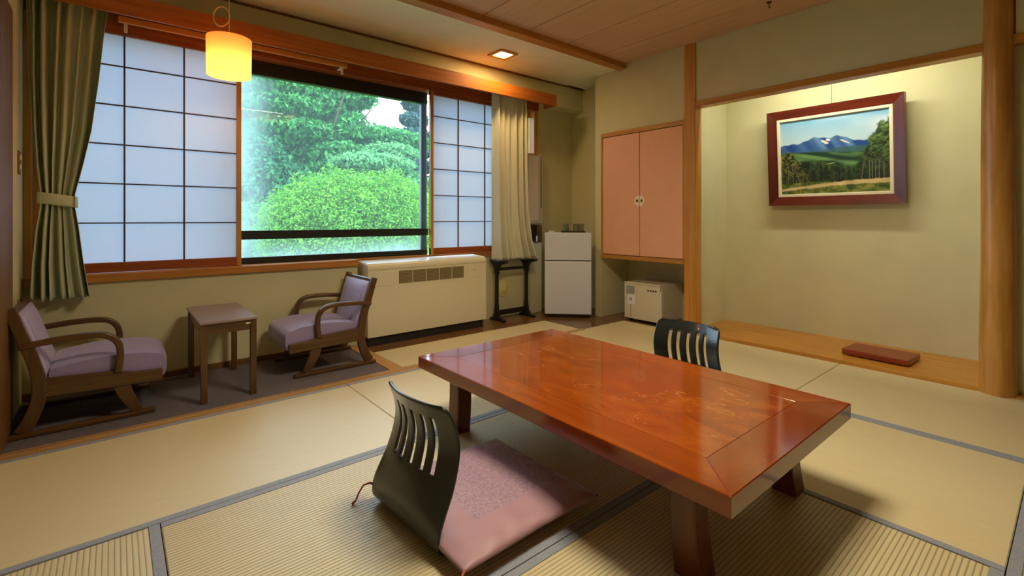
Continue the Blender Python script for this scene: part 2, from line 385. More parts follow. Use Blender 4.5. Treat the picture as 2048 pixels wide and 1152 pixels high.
def leaves(name, c1, c2, c3):
    m, n, b = newmat(name); MATS[name] = m
    out = n.nodes['Material Output']; g = n.nodes.new('ShaderNodeNewGeometry'); r = n.nodes.new('ShaderNodeValToRGB')
    e = r.color_ramp.elements; e[0].color = c1; e[1].color = c3; q = e.new(.5); q.color = c2
    n.links.new(g.outputs['Random Per Island'], r.inputs['Fac']); n.links.new(r.outputs['Color'], b.inputs['Base Color'])
    b.inputs['Roughness'].default_value = .5; b.inputs['Specular IOR Level'].default_value = .3
    tr = n.nodes.new('ShaderNodeBsdfTranslucent'); n.links.new(r.outputs['Color'], tr.inputs['Color'])
    mix = n.nodes.new('ShaderNodeMixShader'); mix.inputs[0].default_value = .4; n.links.new(b.outputs[0], mix.inputs[1]); n.links.new(tr.outputs[0], mix.inputs[2]); n.links.new(mix.outputs[0], out.inputs['Surface'])
leaves('leaf_lime', srgb(62, 120, 22), srgb(96, 162, 36), srgb(136, 190, 56))
leaves('leaf_mid', srgb(30, 96, 40), srgb(58, 134, 62), srgb(100, 170, 84))
leaves('leaf_dark', srgb(18, 74, 44), srgb(38, 110, 64), srgb(76, 146, 86))
leaves('leaf_pale', srgb(70, 134, 78), srgb(98, 160, 96), srgb(134, 184, 120))
leaves('leaf_blue', srgb(46, 82, 80), srgb(68, 106, 104), srgb(96, 132, 124))
emit('lamp_glow', srgb(255, 214, 130), 9); emit('bulb_glow', srgb(255, 206, 120), 1.6); emit('fill_lamp_glow', srgb(255, 236, 200), 1.5)
#---STRUCTURE---
# ================================================================== STRUCTURE
XW, XM, YS, ZC, ZE = -.39, -1.75, -2.3, 2.53, 2.495     # west wall of the window bay, west and south wall, ceilings
# ---- floor with its mats
fl = struct(MB().box(XM, 4.9, YS, 4.0, -.16, -.06).build('floor', 'wood_floor'), 'wooden sub-floor under the straw mats', 'floor')
def mat(x0, x1, y0, y1, long_axis, rush, heri=(1, 1), top=0):
    g = .0015; cx, cy = (x0+x1)/2, (y0+y1)/2
    m_ = MB().box(x0+g-cx, x1-g-cx, y0+g-cy, y1-g-cy, -.058, top, .003).build('tatami_mat', rush, fl); m_.location = (cx, cy, 0)
    bw = .029
    for k, on in enumerate(heri):
        if not on: continue
        if long_axis == 'X':
            a, b_ = (y0+g, y0+g+bw) if k == 0 else (y1-g-bw, y1-g)
            q = MB().box(x0+g-cx, x1-g-cx, a-cy, b_-cy, top-.02, top+.0022, .0008)
        else:
            a, b_ = (x0+g, x0+g+bw) if k == 0 else (x1-g-bw, x1-g)
            q = MB().box(a-cx, b_-cx, y0+g-cy, y1-g-cy, top-.02, top+.0022, .0008)
        q.build('cloth_border', 'heri', m_)
    return m_
mat(-.74, 1.08, 1.945, 2.86, 'X', 'rush_x_faint'); mat(1.08, 2.885, 1.945, 2.86, 'X', 'rush_x_faint')
mat(.115, 1.935, 1.045, 1.945, 'X', 'rush_x'); mat(.115, 1.935, .145, 1.045, 'X', 'rush_x')
mat(1.935, 2.885, .145, 1.945, 'Y', 'rush_y_faint')
mat(2.885, 3.86, 1.086, 2.92, 'Y', 'rush_y_faint', (1, 0)); mat(2.885, 3.86, -.75, 1.086, 'Y', 'rush_y_faint', (1, 0))
mat(-.79, .115, .145, 1.945, 'Y', 'rush_y')
mat(1.065, 2.885, -.76, .145, 'X', 'rush_x'); mat(-.79, 1.065, -.76, .145, 'X', 'rush_x')
mat(-1.7, -.79, .145, 1.945, 'Y', 'rush_y'); mat(-1.7, -.74, 1.945, 2.86, 'X', 'rush_x_faint')
mat(1.49, 3.27, 2.935, 3.43, 'X', 'rush_x_faint', (0, 0), -.004)
MB().box(XW, 1.40, 2.93, 3.73, -.06, -.002).build('carpet', 'carpet', fl)['label'] = 'grey-purple carpet by the window'
MB().box(1.49, 4.18, 3.43, 3.92, -.06, -.012).build('floor_board', 'wood_floor', fl)
MB().box(3.27, 4.35, 2.92, 3.43, -.06, -.012).build('floor_board', 'wood_floor', fl)
MB().box(3.86, 4.35, 2.2, 2.92, -.06, -.012).build('floor_board', 'wood_floor', fl)
MB().box(3.80, 4.9, -1.5, .2, -.06, -.006).build('floor_board', 'wood_floor', fl)
struct(MB().box(XM, 2.885, 2.86, 2.895, -.058, .002, .002).build('trim_1', 'threshold'), 'pale wooden threshold strip between mats and carpet', 'threshold')
struct(MB().box(XW, 3.27, 2.895, 2.935, -.058, .006, .003).build('trim_2', 'threshold'), 'raised wooden threshold rail along the carpet edge', 'threshold')
struct(MB().box(1.40, 1.49, 2.935, 3.7, -.058, .003, .002).build('trim_3', 'threshold_y'), 'wooden strip between carpet and narrow mat', 'threshold')

# ---- north wall (window wall)
nw = MB()
nw.box(XW-.1, 1.50, 3.74, 3.93, -.06, .625)                      # apron under the window
nw.box(1.50, 3.50, 3.87, 3.95, -.06, .625)
nw.box(3.45, 4.28, 3.91, 4.0, -.06, 2.25)
nw.box(XW-.1, 4.28, 3.74, 3.95, 2.25, 2.6)                       # bulkhead
struct(nw.build('wall_north', 'plaster'), 'green-beige plaster window wall with bulkhead above', 'wall')
struct(MB().box(XW, 1.40, 3.722, 3.74, -.002, .035, .002).build('baseboard_north', 'door_frame'), 'low brown wooden baseboard under the window', 'baseboard')
struct(MB().box(XW, 4.17, 3.722, 3.74, 2.482, 2.495).build('shadow_line', 'door_frame'), 'thin dark strip built as the shadow line above the window', 'trim')  # dark strip stands in for the shadow line at the ceiling corner
# ---- west wall of the bay, and of the room
ww = MB(); ww.box(XW-.1, XW, 2.9, 3.95, -.06, 2.55); ww.box(XM-.1, XW-.1, 2.87, 2.95, -.06, 2.55); ww.box(XM-.1, XM, YS, 2.9, -.06, 2.55)
struct(ww.build('wall_west', 'plaster'), 'green-beige plaster wall beside the green curtain', 'wall')
struct(MB().box(XW, XW+.022, 2.9, 3.235, -.0, 1.985, .004).build('trim_5', 'door_frame'), 'brown wooden door jamb beside the purple chair', 'door jamb')
struct(MB().box(XM-.1, 4.2, YS-.1, YS, -.06, 2.6).build('wall_south', 'plaster'), 'green-beige plaster wall behind the room', 'wall')
# ---- east wall with alcove, cupboard recess and niches
ew = MB()
ew.box(3.875, 3.955, .30, 2.19, 2.01, 2.6)                        # above the alcove lintel
ew.box(3.875, 3.955, 2.22, 3.21, 1.88, 2.6)                       # above the cupboard
ew.box(3.875, 4.35, 3.21, 3.29, -.06, 2.6)                        # partition to the fridge niche
ew.box(4.178, 4.28, 3.29, 3.95, -.06, 2.6)
ew.box(4.33, 4.42, 2.265, 3.21, -.06, 2.6)
ew.box(3.965, 4.64, 2.23, 2.265, -.06, 2.6)                       # alcove, far side
ew.box(4.56, 4.64, .2, 2.23, -.06, 2.6)                           # alcove, back
ew.box(3.95, 4.64, .16, .27, -.06, 2.6)                           # alcove, near side
ew.box(3.955, 4.56, .27, 2.23, 2.36, 2.6)                         # alcove ceiling
ew.box(3.875, 3.955, -1.3, .25, 2.03, 2.6)
ew.box(3.875, 3.955, YS, -1.3, -.06, 2.6)
struct(ew.build('wall_east', 'plaster'), 'green-beige plaster wall around the picture alcove', 'wall')
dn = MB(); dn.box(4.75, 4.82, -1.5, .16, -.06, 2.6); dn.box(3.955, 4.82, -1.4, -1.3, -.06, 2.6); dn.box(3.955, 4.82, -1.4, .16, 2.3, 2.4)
struct(dn.build('wall_closet', 'shaded_plaster'), 'wall coloured dark for shade inside the recess beyond the round pillar', 'wall')
struct(MB().box(3.862, 3.972, 2.163, 2.268, -.0, 2.53, .004).build('trim_6', 'trim_z'), 'square orange-brown wooden post between cupboard and alcove', 'post')
struct(MB().box(3.86, 3.96, .33, 2.163, 1.968, 2.016, .003).build('trim_7', 'trim_y'), 'orange-brown wooden lintel across the alcove', 'lintel')
struct(MB().box(3.86, 3.96, -1.3, .26, 1.982, 2.032, .003).build('trim_8', 'trim_y'), 'orange-brown wooden lintel over the dark recess', 'lintel')
struct(MB().box(3.86, 3.95, -1.3, .25, -.06, .008, .003).build('trim_9', 'trim_y'), 'brown wooden sill at the foot of dark recess', 'sill')
pl = MB(); pz = [0, .3, .8, 1.3, 1.8, 2.2, 2.53]; pr_ = [.079, .077, .074, .071, .068, .065, .063]
pl.tube([(3.895+.004*sin(3*z_), .322+.003*sin(5*z_), z_) for z_ in pz], pr_, 28)
struct(pl.build('trim_10', 'pillar', smooth=False, angle=40), 'round polished natural log pillar beside the alcove', 'pillar')
struct(MB().box(3.862, 4.56, .27, 2.23, -.058, .026, .003).build('trim_11', 'alcove_board'), 'glossy yellow-brown wooden alcove floor board', 'alcove floor')

# ---- ceilings
ce = struct(MB().box(XM-.1, 4.9, YS-.1, 4.0, 2.6, 2.68).build('ceiling', 'plaster_ceiling'), 'ceiling slab over room and window bay', 'ceiling')
MB().box(XM, 4.2, 2.985, 3.745, ZE, 2.6).build('ceiling_panel', 'plaster_ceiling', ce)['label'] = 'smooth cream ceiling over the window bay'
MB().box(3.9, 4.2, 3.7, 3.92, ZE, 2.6).build('ceiling_panel', 'plaster_ceiling', ce)
xs = 3.485
edges = [3.87, 3.485]
while edges[-1] > XM: edges.append(edges[-1]-.4545)
for a, b_ in zip(edges[1:], edges[:-1]):
    MB().box(max(a, XM)+.008, b_, YS, 2.895, ZC, ZC+.012, .002).build('ceiling_board', 'ceiling_board', ce)
MB().box(XM, 3.9, YS, 2.9, ZC+.012, 2.6).build('board_backing', 'dark_slot', ce)
struct(MB().box(XM, 3.868, 2.888, 2.985, 2.478, 2.6, .004).build('trim_12', 'trim_x'), 'orange-brown wooden beam between the two ceilings', 'beam')

# ---- window
struct(MB().box(XW, 1.50, 3.715, 3.95, .626, .674, .003).build('trim_13', 'trim_x'), 'orange-brown wooden window sill above the purple chairs', 'sill')
struct(MB().box(1.50, 3.45, 3.84, 3.95, .626, .674, .003).build('trim_14', 'trim_x'), 'orange-brown wooden window sill behind the white heater', 'sill')
struct(MB().box(XW, 3.52, 3.775, 3.93, 2.158, 2.25, .003).build('trim_15', 'header'), 'dark orange wooden window header behind the valance', 'header')
struct(MB().box(3.475, 3.53, 3.80, 3.93, .98, 2.158, .003).build('trim_16', 'trim_z'), 'wooden window jamb behind the cream curtain', 'jamb')
va = MB(); va.box(XW, 3.575, 3.56, 3.58, 2.185, 2.302, .002); va.box(XW, 3.575, 3.58, 3.74, 2.286, 2.302); va.box(3.555, 3.575, 3.58, 3.74, 2.185, 2.286)
struct(va.build('trim_17', 'valance'), 'long orange wooden curtain valance box above the window', 'valance')
YG = 3.90
win = thing('window_1', 'large clear picture window with black frame looking onto green garden', 'window', (1.42, YG, .68)); win['kind'] = 'structure'
wx0, wx1, wz1 = -.745, .79, 1.475
def wb(nm, x0, x1, z0, z1, mt, y0=-.02, y1=.02): return MB().box(x0, x1, y0, y1, z0, z1, .002).build(nm, mt, win)
wb('frame_rail', wx0, wx1, -.005, .04, 'black_metal', -.03, .03)
wb('frame_rail', wx0, wx1, wz1-.10, wz1, 'black_metal', -.03, .03)
wb('frame_stile', wx0-.04, wx0, -.005, wz1, 'black_metal'); wb('frame_stile', wx1-.055, wx1, .04, wz1-.1, 'dark_metal')
MB().box(wx0, wx1-.05, -.003, .003, .04, wz1-.1).build('glass_pane', 'window_glass', win)
wb('safety_rail', wx0-.04, wx1, .172, .235, 'black_metal', -.05, -.03)
win2 = thing('window_2', 'narrow clear window sash behind the cream curtain', 'window', (3.40, 3.88, .68)); win2['kind'] = 'structure'
MB().box(-.2, .07, -.01, .01, 0, .04).build('frame_rail', 'trim_x', win2); MB().box(-.2, .07, -.01, .01, 1.42, 1.475).build('frame_rail', 'trim_x', win2)
MB().box(-.2, .07, -.002, .002, .04, 1.42).build('glass_pane', 'clear_glass', win2)
# outside louvre wall seen past the cream curtain
lv = thing('louvre_panel', 'pale slatted louvre panel outside behind the cream curtain', 'louvre', (3.6, 4.25, .6))
for k in range(26):
    MB().box(-.32, .5, -.012, .012, .02+k*.055, .06+k*.055).build('slat', 'white_plastic', lv)
MB().box(-.34, -.32, -.02, .02, -1.5, 1.5).build('louvre_frame', 'aluminium', lv)

# ---- shoji screens: frame, lattice bars and paper panes
def shoji(x0, xs_, x1, label, left_stile, right_stile):
    """xs_: x of the upright bars; one pane between neighbours"""
    t_ = thing('shoji_screen', label, 'paper screen', ((x0+x1)/2, 3.80, .676), group=None)
    cx = (x0+x1)/2; zb, zt = .735-.676, 2.158-.676
    pz_ = [zb] + [zb+.2405*k for k in range(1, 6)] + [zt-.03]
    def bx(nm, a, b_, c, d, mt, y0=-.012, y1=.012): return MB().box(a-cx, b_-cx, y0, y1, c, d, .0015).build(nm, mt, t_)
    bx('bottom_rail', x0, x1, 0, zb, 'header', -.016, .016); bx('top_rail', x0, x1, zt-.03, zt, 'header', -.016, .016)
    if left_stile: bx('stile', x0, x0+left_stile, 0, zt, 'trim_z', -.017, .017)
    if right_stile: bx('stile', x1-right_stile, x1, 0, zt, 'trim_z', -.017, .017)
    cols = [x0+left_stile]+xs_+[x1-right_stile]
    for x in xs_: bx('lattice_bar', x-.0045, x+.0045, zb, zt-.03, 'muntin', -.010, .004)
    for z_ in pz_[1:-1]: bx('lattice_bar', cols[0], cols[-1], z_-.004, z_+.004, 'muntin', -.008, .004)
    for a, b_ in zip(cols[:-1], cols[1:]):
        for c, d in zip(pz_[:-1], pz_[1:]): MB().box(a-cx, b_-cx, .0045, .0055, c, d).build('paper_pane', 'shoji_paper', t_)
    return t_
k = 3.80/3.74
struct(MB().box(XW, -.355, 3.75, 3.93, .674, 2.158).build('trim_18', 'trim_z'), 'wooden window jamb behind the green curtain', 'jamb')
shoji(-.354, [-.257, .047, .352], .683, 'white paper shoji screen beside the green tied curtain', .03, .028)
shoji(2.196, [2.498, 2.809, 3.11], 3.36, 'white paper shoji screen above the heater beside cream curtain', .028, .028)

# ---- garden outside
struct(MB().grid(lambda u, v: (-12+u*36, 4.6+v*34, -.9+1.2*max(0, v-.12)+.08*sin(u*40)*cos(v*31)), 40, 40).build('garden_ground', 'soil', smooth=True), 'green sloping garden ground outside', 'ground')
def foliage(name, blobs, n, size, mt, parent, seed, flat=.35, shell=.55):
    """n leaf quads strewn through ellipsoid blobs (centre, radii, weight)"""
    rg = np.random.default_rng(seed)
    wt = np.array([b_[2] for b_ in blobs], float); wt /= wt.sum()
    idx = rg.choice(len(blobs), n, p=wt)
    c = np.array([b_[0] for b_ in blobs])[idx]; r = np.array([b_[1] for b_ in blobs])[idx]
    d = rg.normal(size=(n, 3)); d /= np.linalg.norm(d, axis=1)[:, None]
    rad = shell + (1-shell)*rg.random(n)**.6
    lump = 1+.13*np.sin(d[:, 0]*9+idx)*np.sin(d[:, 1]*8+2*idx)*np.cos(d[:, 2]*7)
    p = c + d*r*(rad*lump)[:, None]
    nn = d*.7+rg.normal(size=(n, 3))*.6; nn[:, 2] += flat; nn /= np.linalg.norm(nn, axis=1)[:, None]
    a = np.cross(nn, rg.normal(size=(n, 3))); a /= np.linalg.norm(a, axis=1)[:, None]; b_ = np.cross(nn, a)
    s = size*(.6+.8*rg.random(n))[:, None]
    q = np.stack([p-a*s, p-b_*s*.45+nn*s*.1, p+a*s, p+b_*s*.45+nn*s*.1], 1).reshape(-1, 3)
    me = bpy.data.meshes.new(name); me.vertices.add(4*n); me.vertices.foreach_set('co', (q-np.array(parent.location)).astype(np.float32).ravel())
    me.loops.add(4*n); me.loops.foreach_set('vertex_index', np.arange(4*n, dtype=np.int32))
    me.polygons.add(n); me.polygons.foreach_set('loop_start', np.arange(0, 4*n, 4, dtype=np.int32))
    me.update(); me.validate(); me.materials.append(MATS[mt])
    o = bpy.data.objects.new(name, me); C.objects.link(o); o.parent = parent; o['kind'] = 'stuff'
    return o
def farther(base, blobs, k_):
    """move a tree k_ times farther out (and larger) so that crowns do not grow into each other"""
    f_ = lambda p: (p[0]*k_, p[1]*k_, 1+(p[2]-1)*k_)
    b2 = f_(base); return (b2[0], b2[1], gz(b2[1])), [(f_(c_), tuple(r_*k_ for r_ in rr_), w_) for c_, rr_, w_ in blobs]
def tree(name, label, cat, base, blobs, n, size, mt, seed, trunk_r=.08, trunk_h=2, stems=1, flat=.35, shell=.55, far=1):
    base, blobs = farther(base, blobs, far); size *= far
    t_ = thing(name, label, cat, base)
    foliage('foliage', blobs, n, size, mt, t_, seed, flat, shell)
    rg = random.Random(seed)
    for k in range(stems):
        tb = MB(); dx, dy = (rg.uniform(-.5, .5), rg.uniform(-.3, .3)) if stems > 1 else (0, 0)
        tb.tube([(0, 0, -.25), (dx*.3, dy*.3, trunk_h*.4), (dx, dy, trunk_h)], [trunk_r, trunk_r*.75, trunk_r*.4], 8)
        tb.build('trunk', 'bark', t_, smooth=True)
        for j in range(3):
            bb = MB(); a = rg.uniform(0, 2*pi); z0 = trunk_h*rg.uniform(.35, .8)
            bb.tube([(dx*z0/trunk_h, dy*z0/trunk_h, z0), (dx+cos(a)*.4*trunk_h*.4, dy+sin(a)*.16*trunk_h, z0+.2*trunk_h), (dx+cos(a)*.4*trunk_h, dy+sin(a)*.3*trunk_h, z0+.5*trunk_h)], [trunk_r*.4, trunk_r*.3, trunk_r*.12], 6)
            bb.build('branch', 'bark', t_, smooth=True)
    return t_
gz = lambda y: -.9+1.2*max(0, (y-4.6)/34-.12)
tree('round_bush', 'big rounded lime-green bush filling the window', 'bush', (2.95, 8.2, gz(8.2)),
     [((2.95, 8.2, .9), (1.15, .95, .95), 3), ((2.2, 8.0, .75), (.6, .6, .7), 1), ((3.85, 8.3, .95), (.95, .8, .95), 2.4), ((2.8, 7.8, .35), (1.2, .7, .6), 1.5)], 90000, .027, 'leaf_lime', 1, .04, 1.5, 6)
tree('round_bush', 'yellow-green bush beside the big lime bush', 'bush', (4.9, 9.6, gz(9.6)),
     [((4.9, 9.6, .8), (.9, .8, 1.0), 1), ((4.5, 9.2, .2), (.8, .7, .6), 1)], 22000, .036, 'leaf_lime', 2, .04, 1.3, 4, far=1.13)
tree('leafy_shrub', 'darker green shrub left of the big lime bush', 'bush', (1.5, 8.3, gz(8.3)),
     [((1.5, 8.3, .2), (.62, .6, .75), 1), ((1.75, 8.8, .8), (.5, .5, .5), .5)], 16000, .035, 'leaf_mid', 3, .03, .9, 4, far=1.15)
tree('garden_tree', 'dense dark green tree behind the bushes', 'tree', (2.2, 11.0, gz(11)),
     [((2.1, 11.0, 1.6), (.95, .9, 1.2), 2), ((2.9, 11.4, 1.4), (.8, .8, .9), 1), ((1.7, 10.8, .5), (.8, .7, .9), 1), ((3.6, 11.8, 1.1), (1.0, .8, .9), 1)], 36000, .06, 'leaf_dark', 4, .09, 2, far=1.08)
tree('garden_tree', 'pale layered maple spreading over the lime bush', 'tree', (5.1, 10.8, gz(10.8)),
     [((4.6, 10.6, 2.25), (1.0, .8, .28), 1.3), ((5.4, 10.8, 1.8), (.9, .8, .4), 1), ((4.4, 10.5, 1.65), (.7, .7, .35), .8), ((5.2, 10.9, 2.6), (.7, .7, .25), .8)], 24000, .05, 'leaf_pale', 5, .07, 2.3, far=1.29)
big = []
rg = random.Random(7)
for k in range(26):
    zz = rg.uniform(2.2, 6.4); s_ = 1-.25*abs(zz-4)/2.4
    bx0 = rg.uniform(3.2, 7.0)
    if bx0 > 5.7 and zz > 3.7: continue
    big.append(((bx0*.98 - max(0, zz-4.2)*.55, rg.uniform(13.5, 15.5), zz), (1.15*s_, .9, .34), 1))
for bx_, bz_ in ((4.3, 5.3), (4.9, 5.0), (5.4, 4.75), (4.9, 5.7), (4.0, 4.7), (4.5, 4.3)): big.append(((bx_, 14.2, bz_), (.8, .8, .42), 1.3))
tree('garden_tree', 'tall broad green tree with layered branches against sky', 'tree', (4.6, 14.5, gz(14.5)), big, 70000, .075, 'leaf_mid', 6, .16, 5, far=1.18)
tree('garden_tree', 'tall deep green tree at the left window edge', 'tree', (2.6, 14.2, gz(14.2)),
     [((2.7, 14.2, 4.6), (1.1, 1, 1.3), 1), ((2.3, 13.8, 3.0), (1.1, .9, 1.1), 1), ((3.6, 14.6, 5.4), (1.2, 1, .9), .8)], 36000, .075, 'leaf_dark', 8, .14, 4.5, far=1.52)
tree('conifer_tree', 'hazy blue-green conifer tree at the right window edge', 'tree', (9.1, 17.0, gz(17)),
     [((9.1-.0*k, 17.0, 1.2+k*.62), (1.25-.11*k, 1.1-.1*k, .3), 1.4-.1*k) for k in range(9)], 26000, .08, 'leaf_blue', 9, .14, 6, far=1.12)
for k, (x, y, zz, mt, lb) in enumerate([(3.9, 19, 4.0, 'leaf_dark', 'dark woodland tree far behind the layered tree'), (6.6, 20, 3.9, 'leaf_mid', 'rounded woodland tree far behind the pale maple'), (9.6, 20.5, 1.4, 'leaf_dark', 'low woodland tree behind the blue conifer')]):
    tree('woodland_tree', lb, 'tree', (x, y, gz(y)), [((x, y, zz), (2.3, 1.4, 2.2), 2), ((x+1.4, y, zz-1.2), (1.6, 1.2, 1.6), 1), ((x-1.2, y, zz-1.4), (1.6, 1.2, 1.5), 1)], 24000, .12, mt, 20+k, .2, 4, far=1.32+.22*k)
#---OBJECTS---
# ================================================================== OBJECTS
# ---- low table
TX0, TX1, TY0, TY1, TZ = 1.13, 2.035, .54, 2.065, .337
tb = thing('low_table', 'long low red-brown lacquered wooden table on straw mats', 'table', ((TX0+TX1)/2, (TY0+TY1)/2, 0))
hx, hy, th, fw_ = (TX1-TX0)/2, (TY1-TY0)/2, .056, .135
def board(pts, mt): MB().prism(pts, 'Z', TZ-th, TZ, .0025).build('frame_board', mt, tb)
board([(-hx, -hy), (-hx, hy), (-hx+fw_, hy-fw_), (-hx+fw_, -hy+fw_)], 'table_y'); board([(hx, hy), (hx, -hy), (hx-fw_, -hy+fw_), (hx-fw_, hy-fw_)], 'table_y')
board([(-hx, hy), (hx, hy), (hx-fw_, hy-fw_), (-hx+fw_, hy-fw_)], 'table_x'); board([(hx, -hy), (-hx, -hy), (-hx+fw_, -hy+fw_), (hx-fw_, -hy+fw_)], 'table_x')
MB().box(-hx+fw_, hx-fw_, -hy+fw_, hy-fw_, TZ-.03, TZ-.0005).build('centre_panel', 'burl', tb)['label'] = 'figured burl wood panel with pale streaks'
for sx in (-1, 1):
    for sy in (-1, 1):
        def prof(z_): return .024*max(0, (1-z_/.2))**1.8
        zs = [0, .012, .03, .06, .10, .15, .20, TZ-th]
        yo, yi = hy-.142, hy-.218
        out = [(sy*(yo+prof(z_)-.006*(z_ == 0)), z_) for z_ in zs]; inn = [(sy*(yi+.5*prof(z_)), z_) for z_ in zs]
        MB().prism(out+inn[::-1], 'X', sx*(hx-.085), sx*(hx-.162), .004).build('leg', 'table_leg', tb)

# ---- legless floor chairs
def zaisu_mesh():
    prof = [(.10, .012), (.06, .010), (.03, .014), (.008, .03), (0, .06), (.006, .10), (.028, .16), (.05, .22), (.063, .27), (.066, .31), (.060, .35), (.046, .39), (.026, .43)]
    NS, NT = 48, 40
    pts = []
    for i in range(NS+1):
        f = i/NS*(len(prof)-1); k_ = min(int(f), len(prof)-2); tt = f-k_
        p0, p1, p2, p3 = (prof[max(k_-1, 0)], prof[k_], prof[k_+1], prof[min(k_+2, len(prof)-1)])
        cr = lambda a, b_, c, d: .5*((2*b_)+(-a+c)*tt+(2*a-5*b_+4*c-d)*tt*tt+(-a+3*b_-3*c+d)*tt**3)
        pts.append((cr(p0[0], p1[0], p2[0], p3[0]), cr(p0[1], p1[1], p2[1], p3[1])))
    def fn(u, v):
        x, z_ = pts[int(round(u*NS))]
        half = .205-.022*max(0, (z_-.1)/.33)
        top = .43-z_
        if top < .028: half -= .028-sqrt(max(0, .028**2-(.028-top)**2))
        s_ = (v-.5)*2
        cur = .035*min(1, max(0, z_-.03)/.15)
        return (x+cur*(s_*s_-.35), s_*half, z_)
    def skip(i, j):
        z_ = pts[i][1]; z2 = pts[i+1][1] if i < NS else z_
        if not (.205 < (z_+z2)/2 < .385 and i > 16): return False
        return j in (8, 9, 13, 14, 19, 20, 25, 26, 30, 31)
    return MB().grid(fn, NS, NT, skip=skip)
def zaisu(label, loc, rz):
    t_ = thing('floor_chair', label, 'floor chair', loc, rz)
    bk = zaisu_mesh().build('backrest', 'lacquer_black', t_, smooth=True)
    so = bk.modifiers.new('solid', 'SOLIDIFY'); so.thickness = .010; so.offset = 0
    bv = bk.modifiers.new('bevel', 'BEVEL'); bv.width = .003; bv.segments = 2; bv.limit_method = 'ANGLE'; bv.angle_limit = radians(50)
    MB().prism([(.09, -.2), (.44, -.19), (.46, -.17), (.46, .17), (.44, .19), (.09, .2)], 'Z', .004, .014, .002).build('seat_board', 'lacquer_black', t_)
    return t_
zaisu('black floor chair holding a pink cushion', (.708, 1.405, 0), radians(3))
zaisu('black floor chair without cushion in front of the alcove', (2.475, 1.40, 0), radians(180))

# ---- zabuton cushion
cu = thing('floor_cushion', 'square dusty-pink floor cushion lying on the black floor chair', 'cushion', (.995, 1.352, .016), radians(1))
def pillow(u, v, top):
    a, b_ = 2*u-1, 2*v-1
    sq = lambda s_: math.copysign(abs(s_)**.92, s_)
    wx, wy = .282*(1-.03*(1-a*a)*0-.035*(1-b_*b_)*abs(a)**3*0), .282
    e = max(0, 1-abs(a)**3.2)**.55*max(0, 1-abs(b_)**3.2)**.55
    x = a*wx*(1-.02*(1-abs(b_))); y = b_*wy*(1-.02*(1-abs(a)))
    wr = .0025*sin(17*a+6*b_)*sin(11*b_-3*a)*(e*(1-e)*4)
    return (x, y, (.032+.036*e+wr) if top else (.032-.031*e))
pb = MB(); pb.grid(lambda u, v: pillow(u, v, True), 48, 48); pb.grid(lambda u, v: pillow(v, u, False), 48, 48)
pb.build('cover', 'cushion_cover', cu, smooth=True)
MB().tube([(-.272, .272, .034), (-.292, .282, .046), (-.312, .292, .040), (-.326, .298, .016), (-.338, .296, -.006), (-.352, .292, -.011)], [.0045, .004, .003, .003, .0032, .005], 8).build('corner_tassel', 'tassel', cu, smooth=True)
MB().tube([(-.272, -.272, .034), (-.29, -.285, .03), (-.30, -.298, .010), (-.305, -.31, -.011)], [.004, .0035, .003, .004], 8).build('corner_tassel', 'tassel', cu, smooth=True)

# ---- upholstered rocking armchairs on runners (x' = 0 at the top of the back, front towards +x')
def smooth_path(ctrl, n=6):
    out = []
    for k_ in range(len(ctrl)-1):
        p0, p1, p2, p3 = ctrl[max(k_-1, 0)], ctrl[k_], ctrl[k_+1], ctrl[min(k_+2, len(ctrl)-1)]
        for i in range(n):
            tt = i/n; out.append(tuple(.5*((2*b_)+(-a+c)*tt+(2*a-5*b_+4*c-d)*tt*tt+(-a+3*b_-3*c+d)*tt**3) for a, b_, c, d in zip(p0, p1, p2, p3)))
    return out+[ctrl[-1]]
def ribbon(center, wid):
    """closed outline of a curved board with given centre line and widths (x,z)"""
    L, R_ = [], []
    for i, p in enumerate(center):
        a = center[max(i-1, 0)]; b_ = center[min(i+1, len(center)-1)]
        d = hypot(b_[0]-a[0], b_[1]-a[1]); nx, nz_ = -(b_[1]-a[1])/d, (b_[0]-a[0])/d
        w_ = (wid[0]+(wid[1]-wid[0])*i/(len(center)-1))/2
        L.append((p[0]+nx*w_, p[1]+nz_*w_)); R_.append((p[0]-nx*w_, p[1]-nz_*w_))
    return L+R_[::-1]
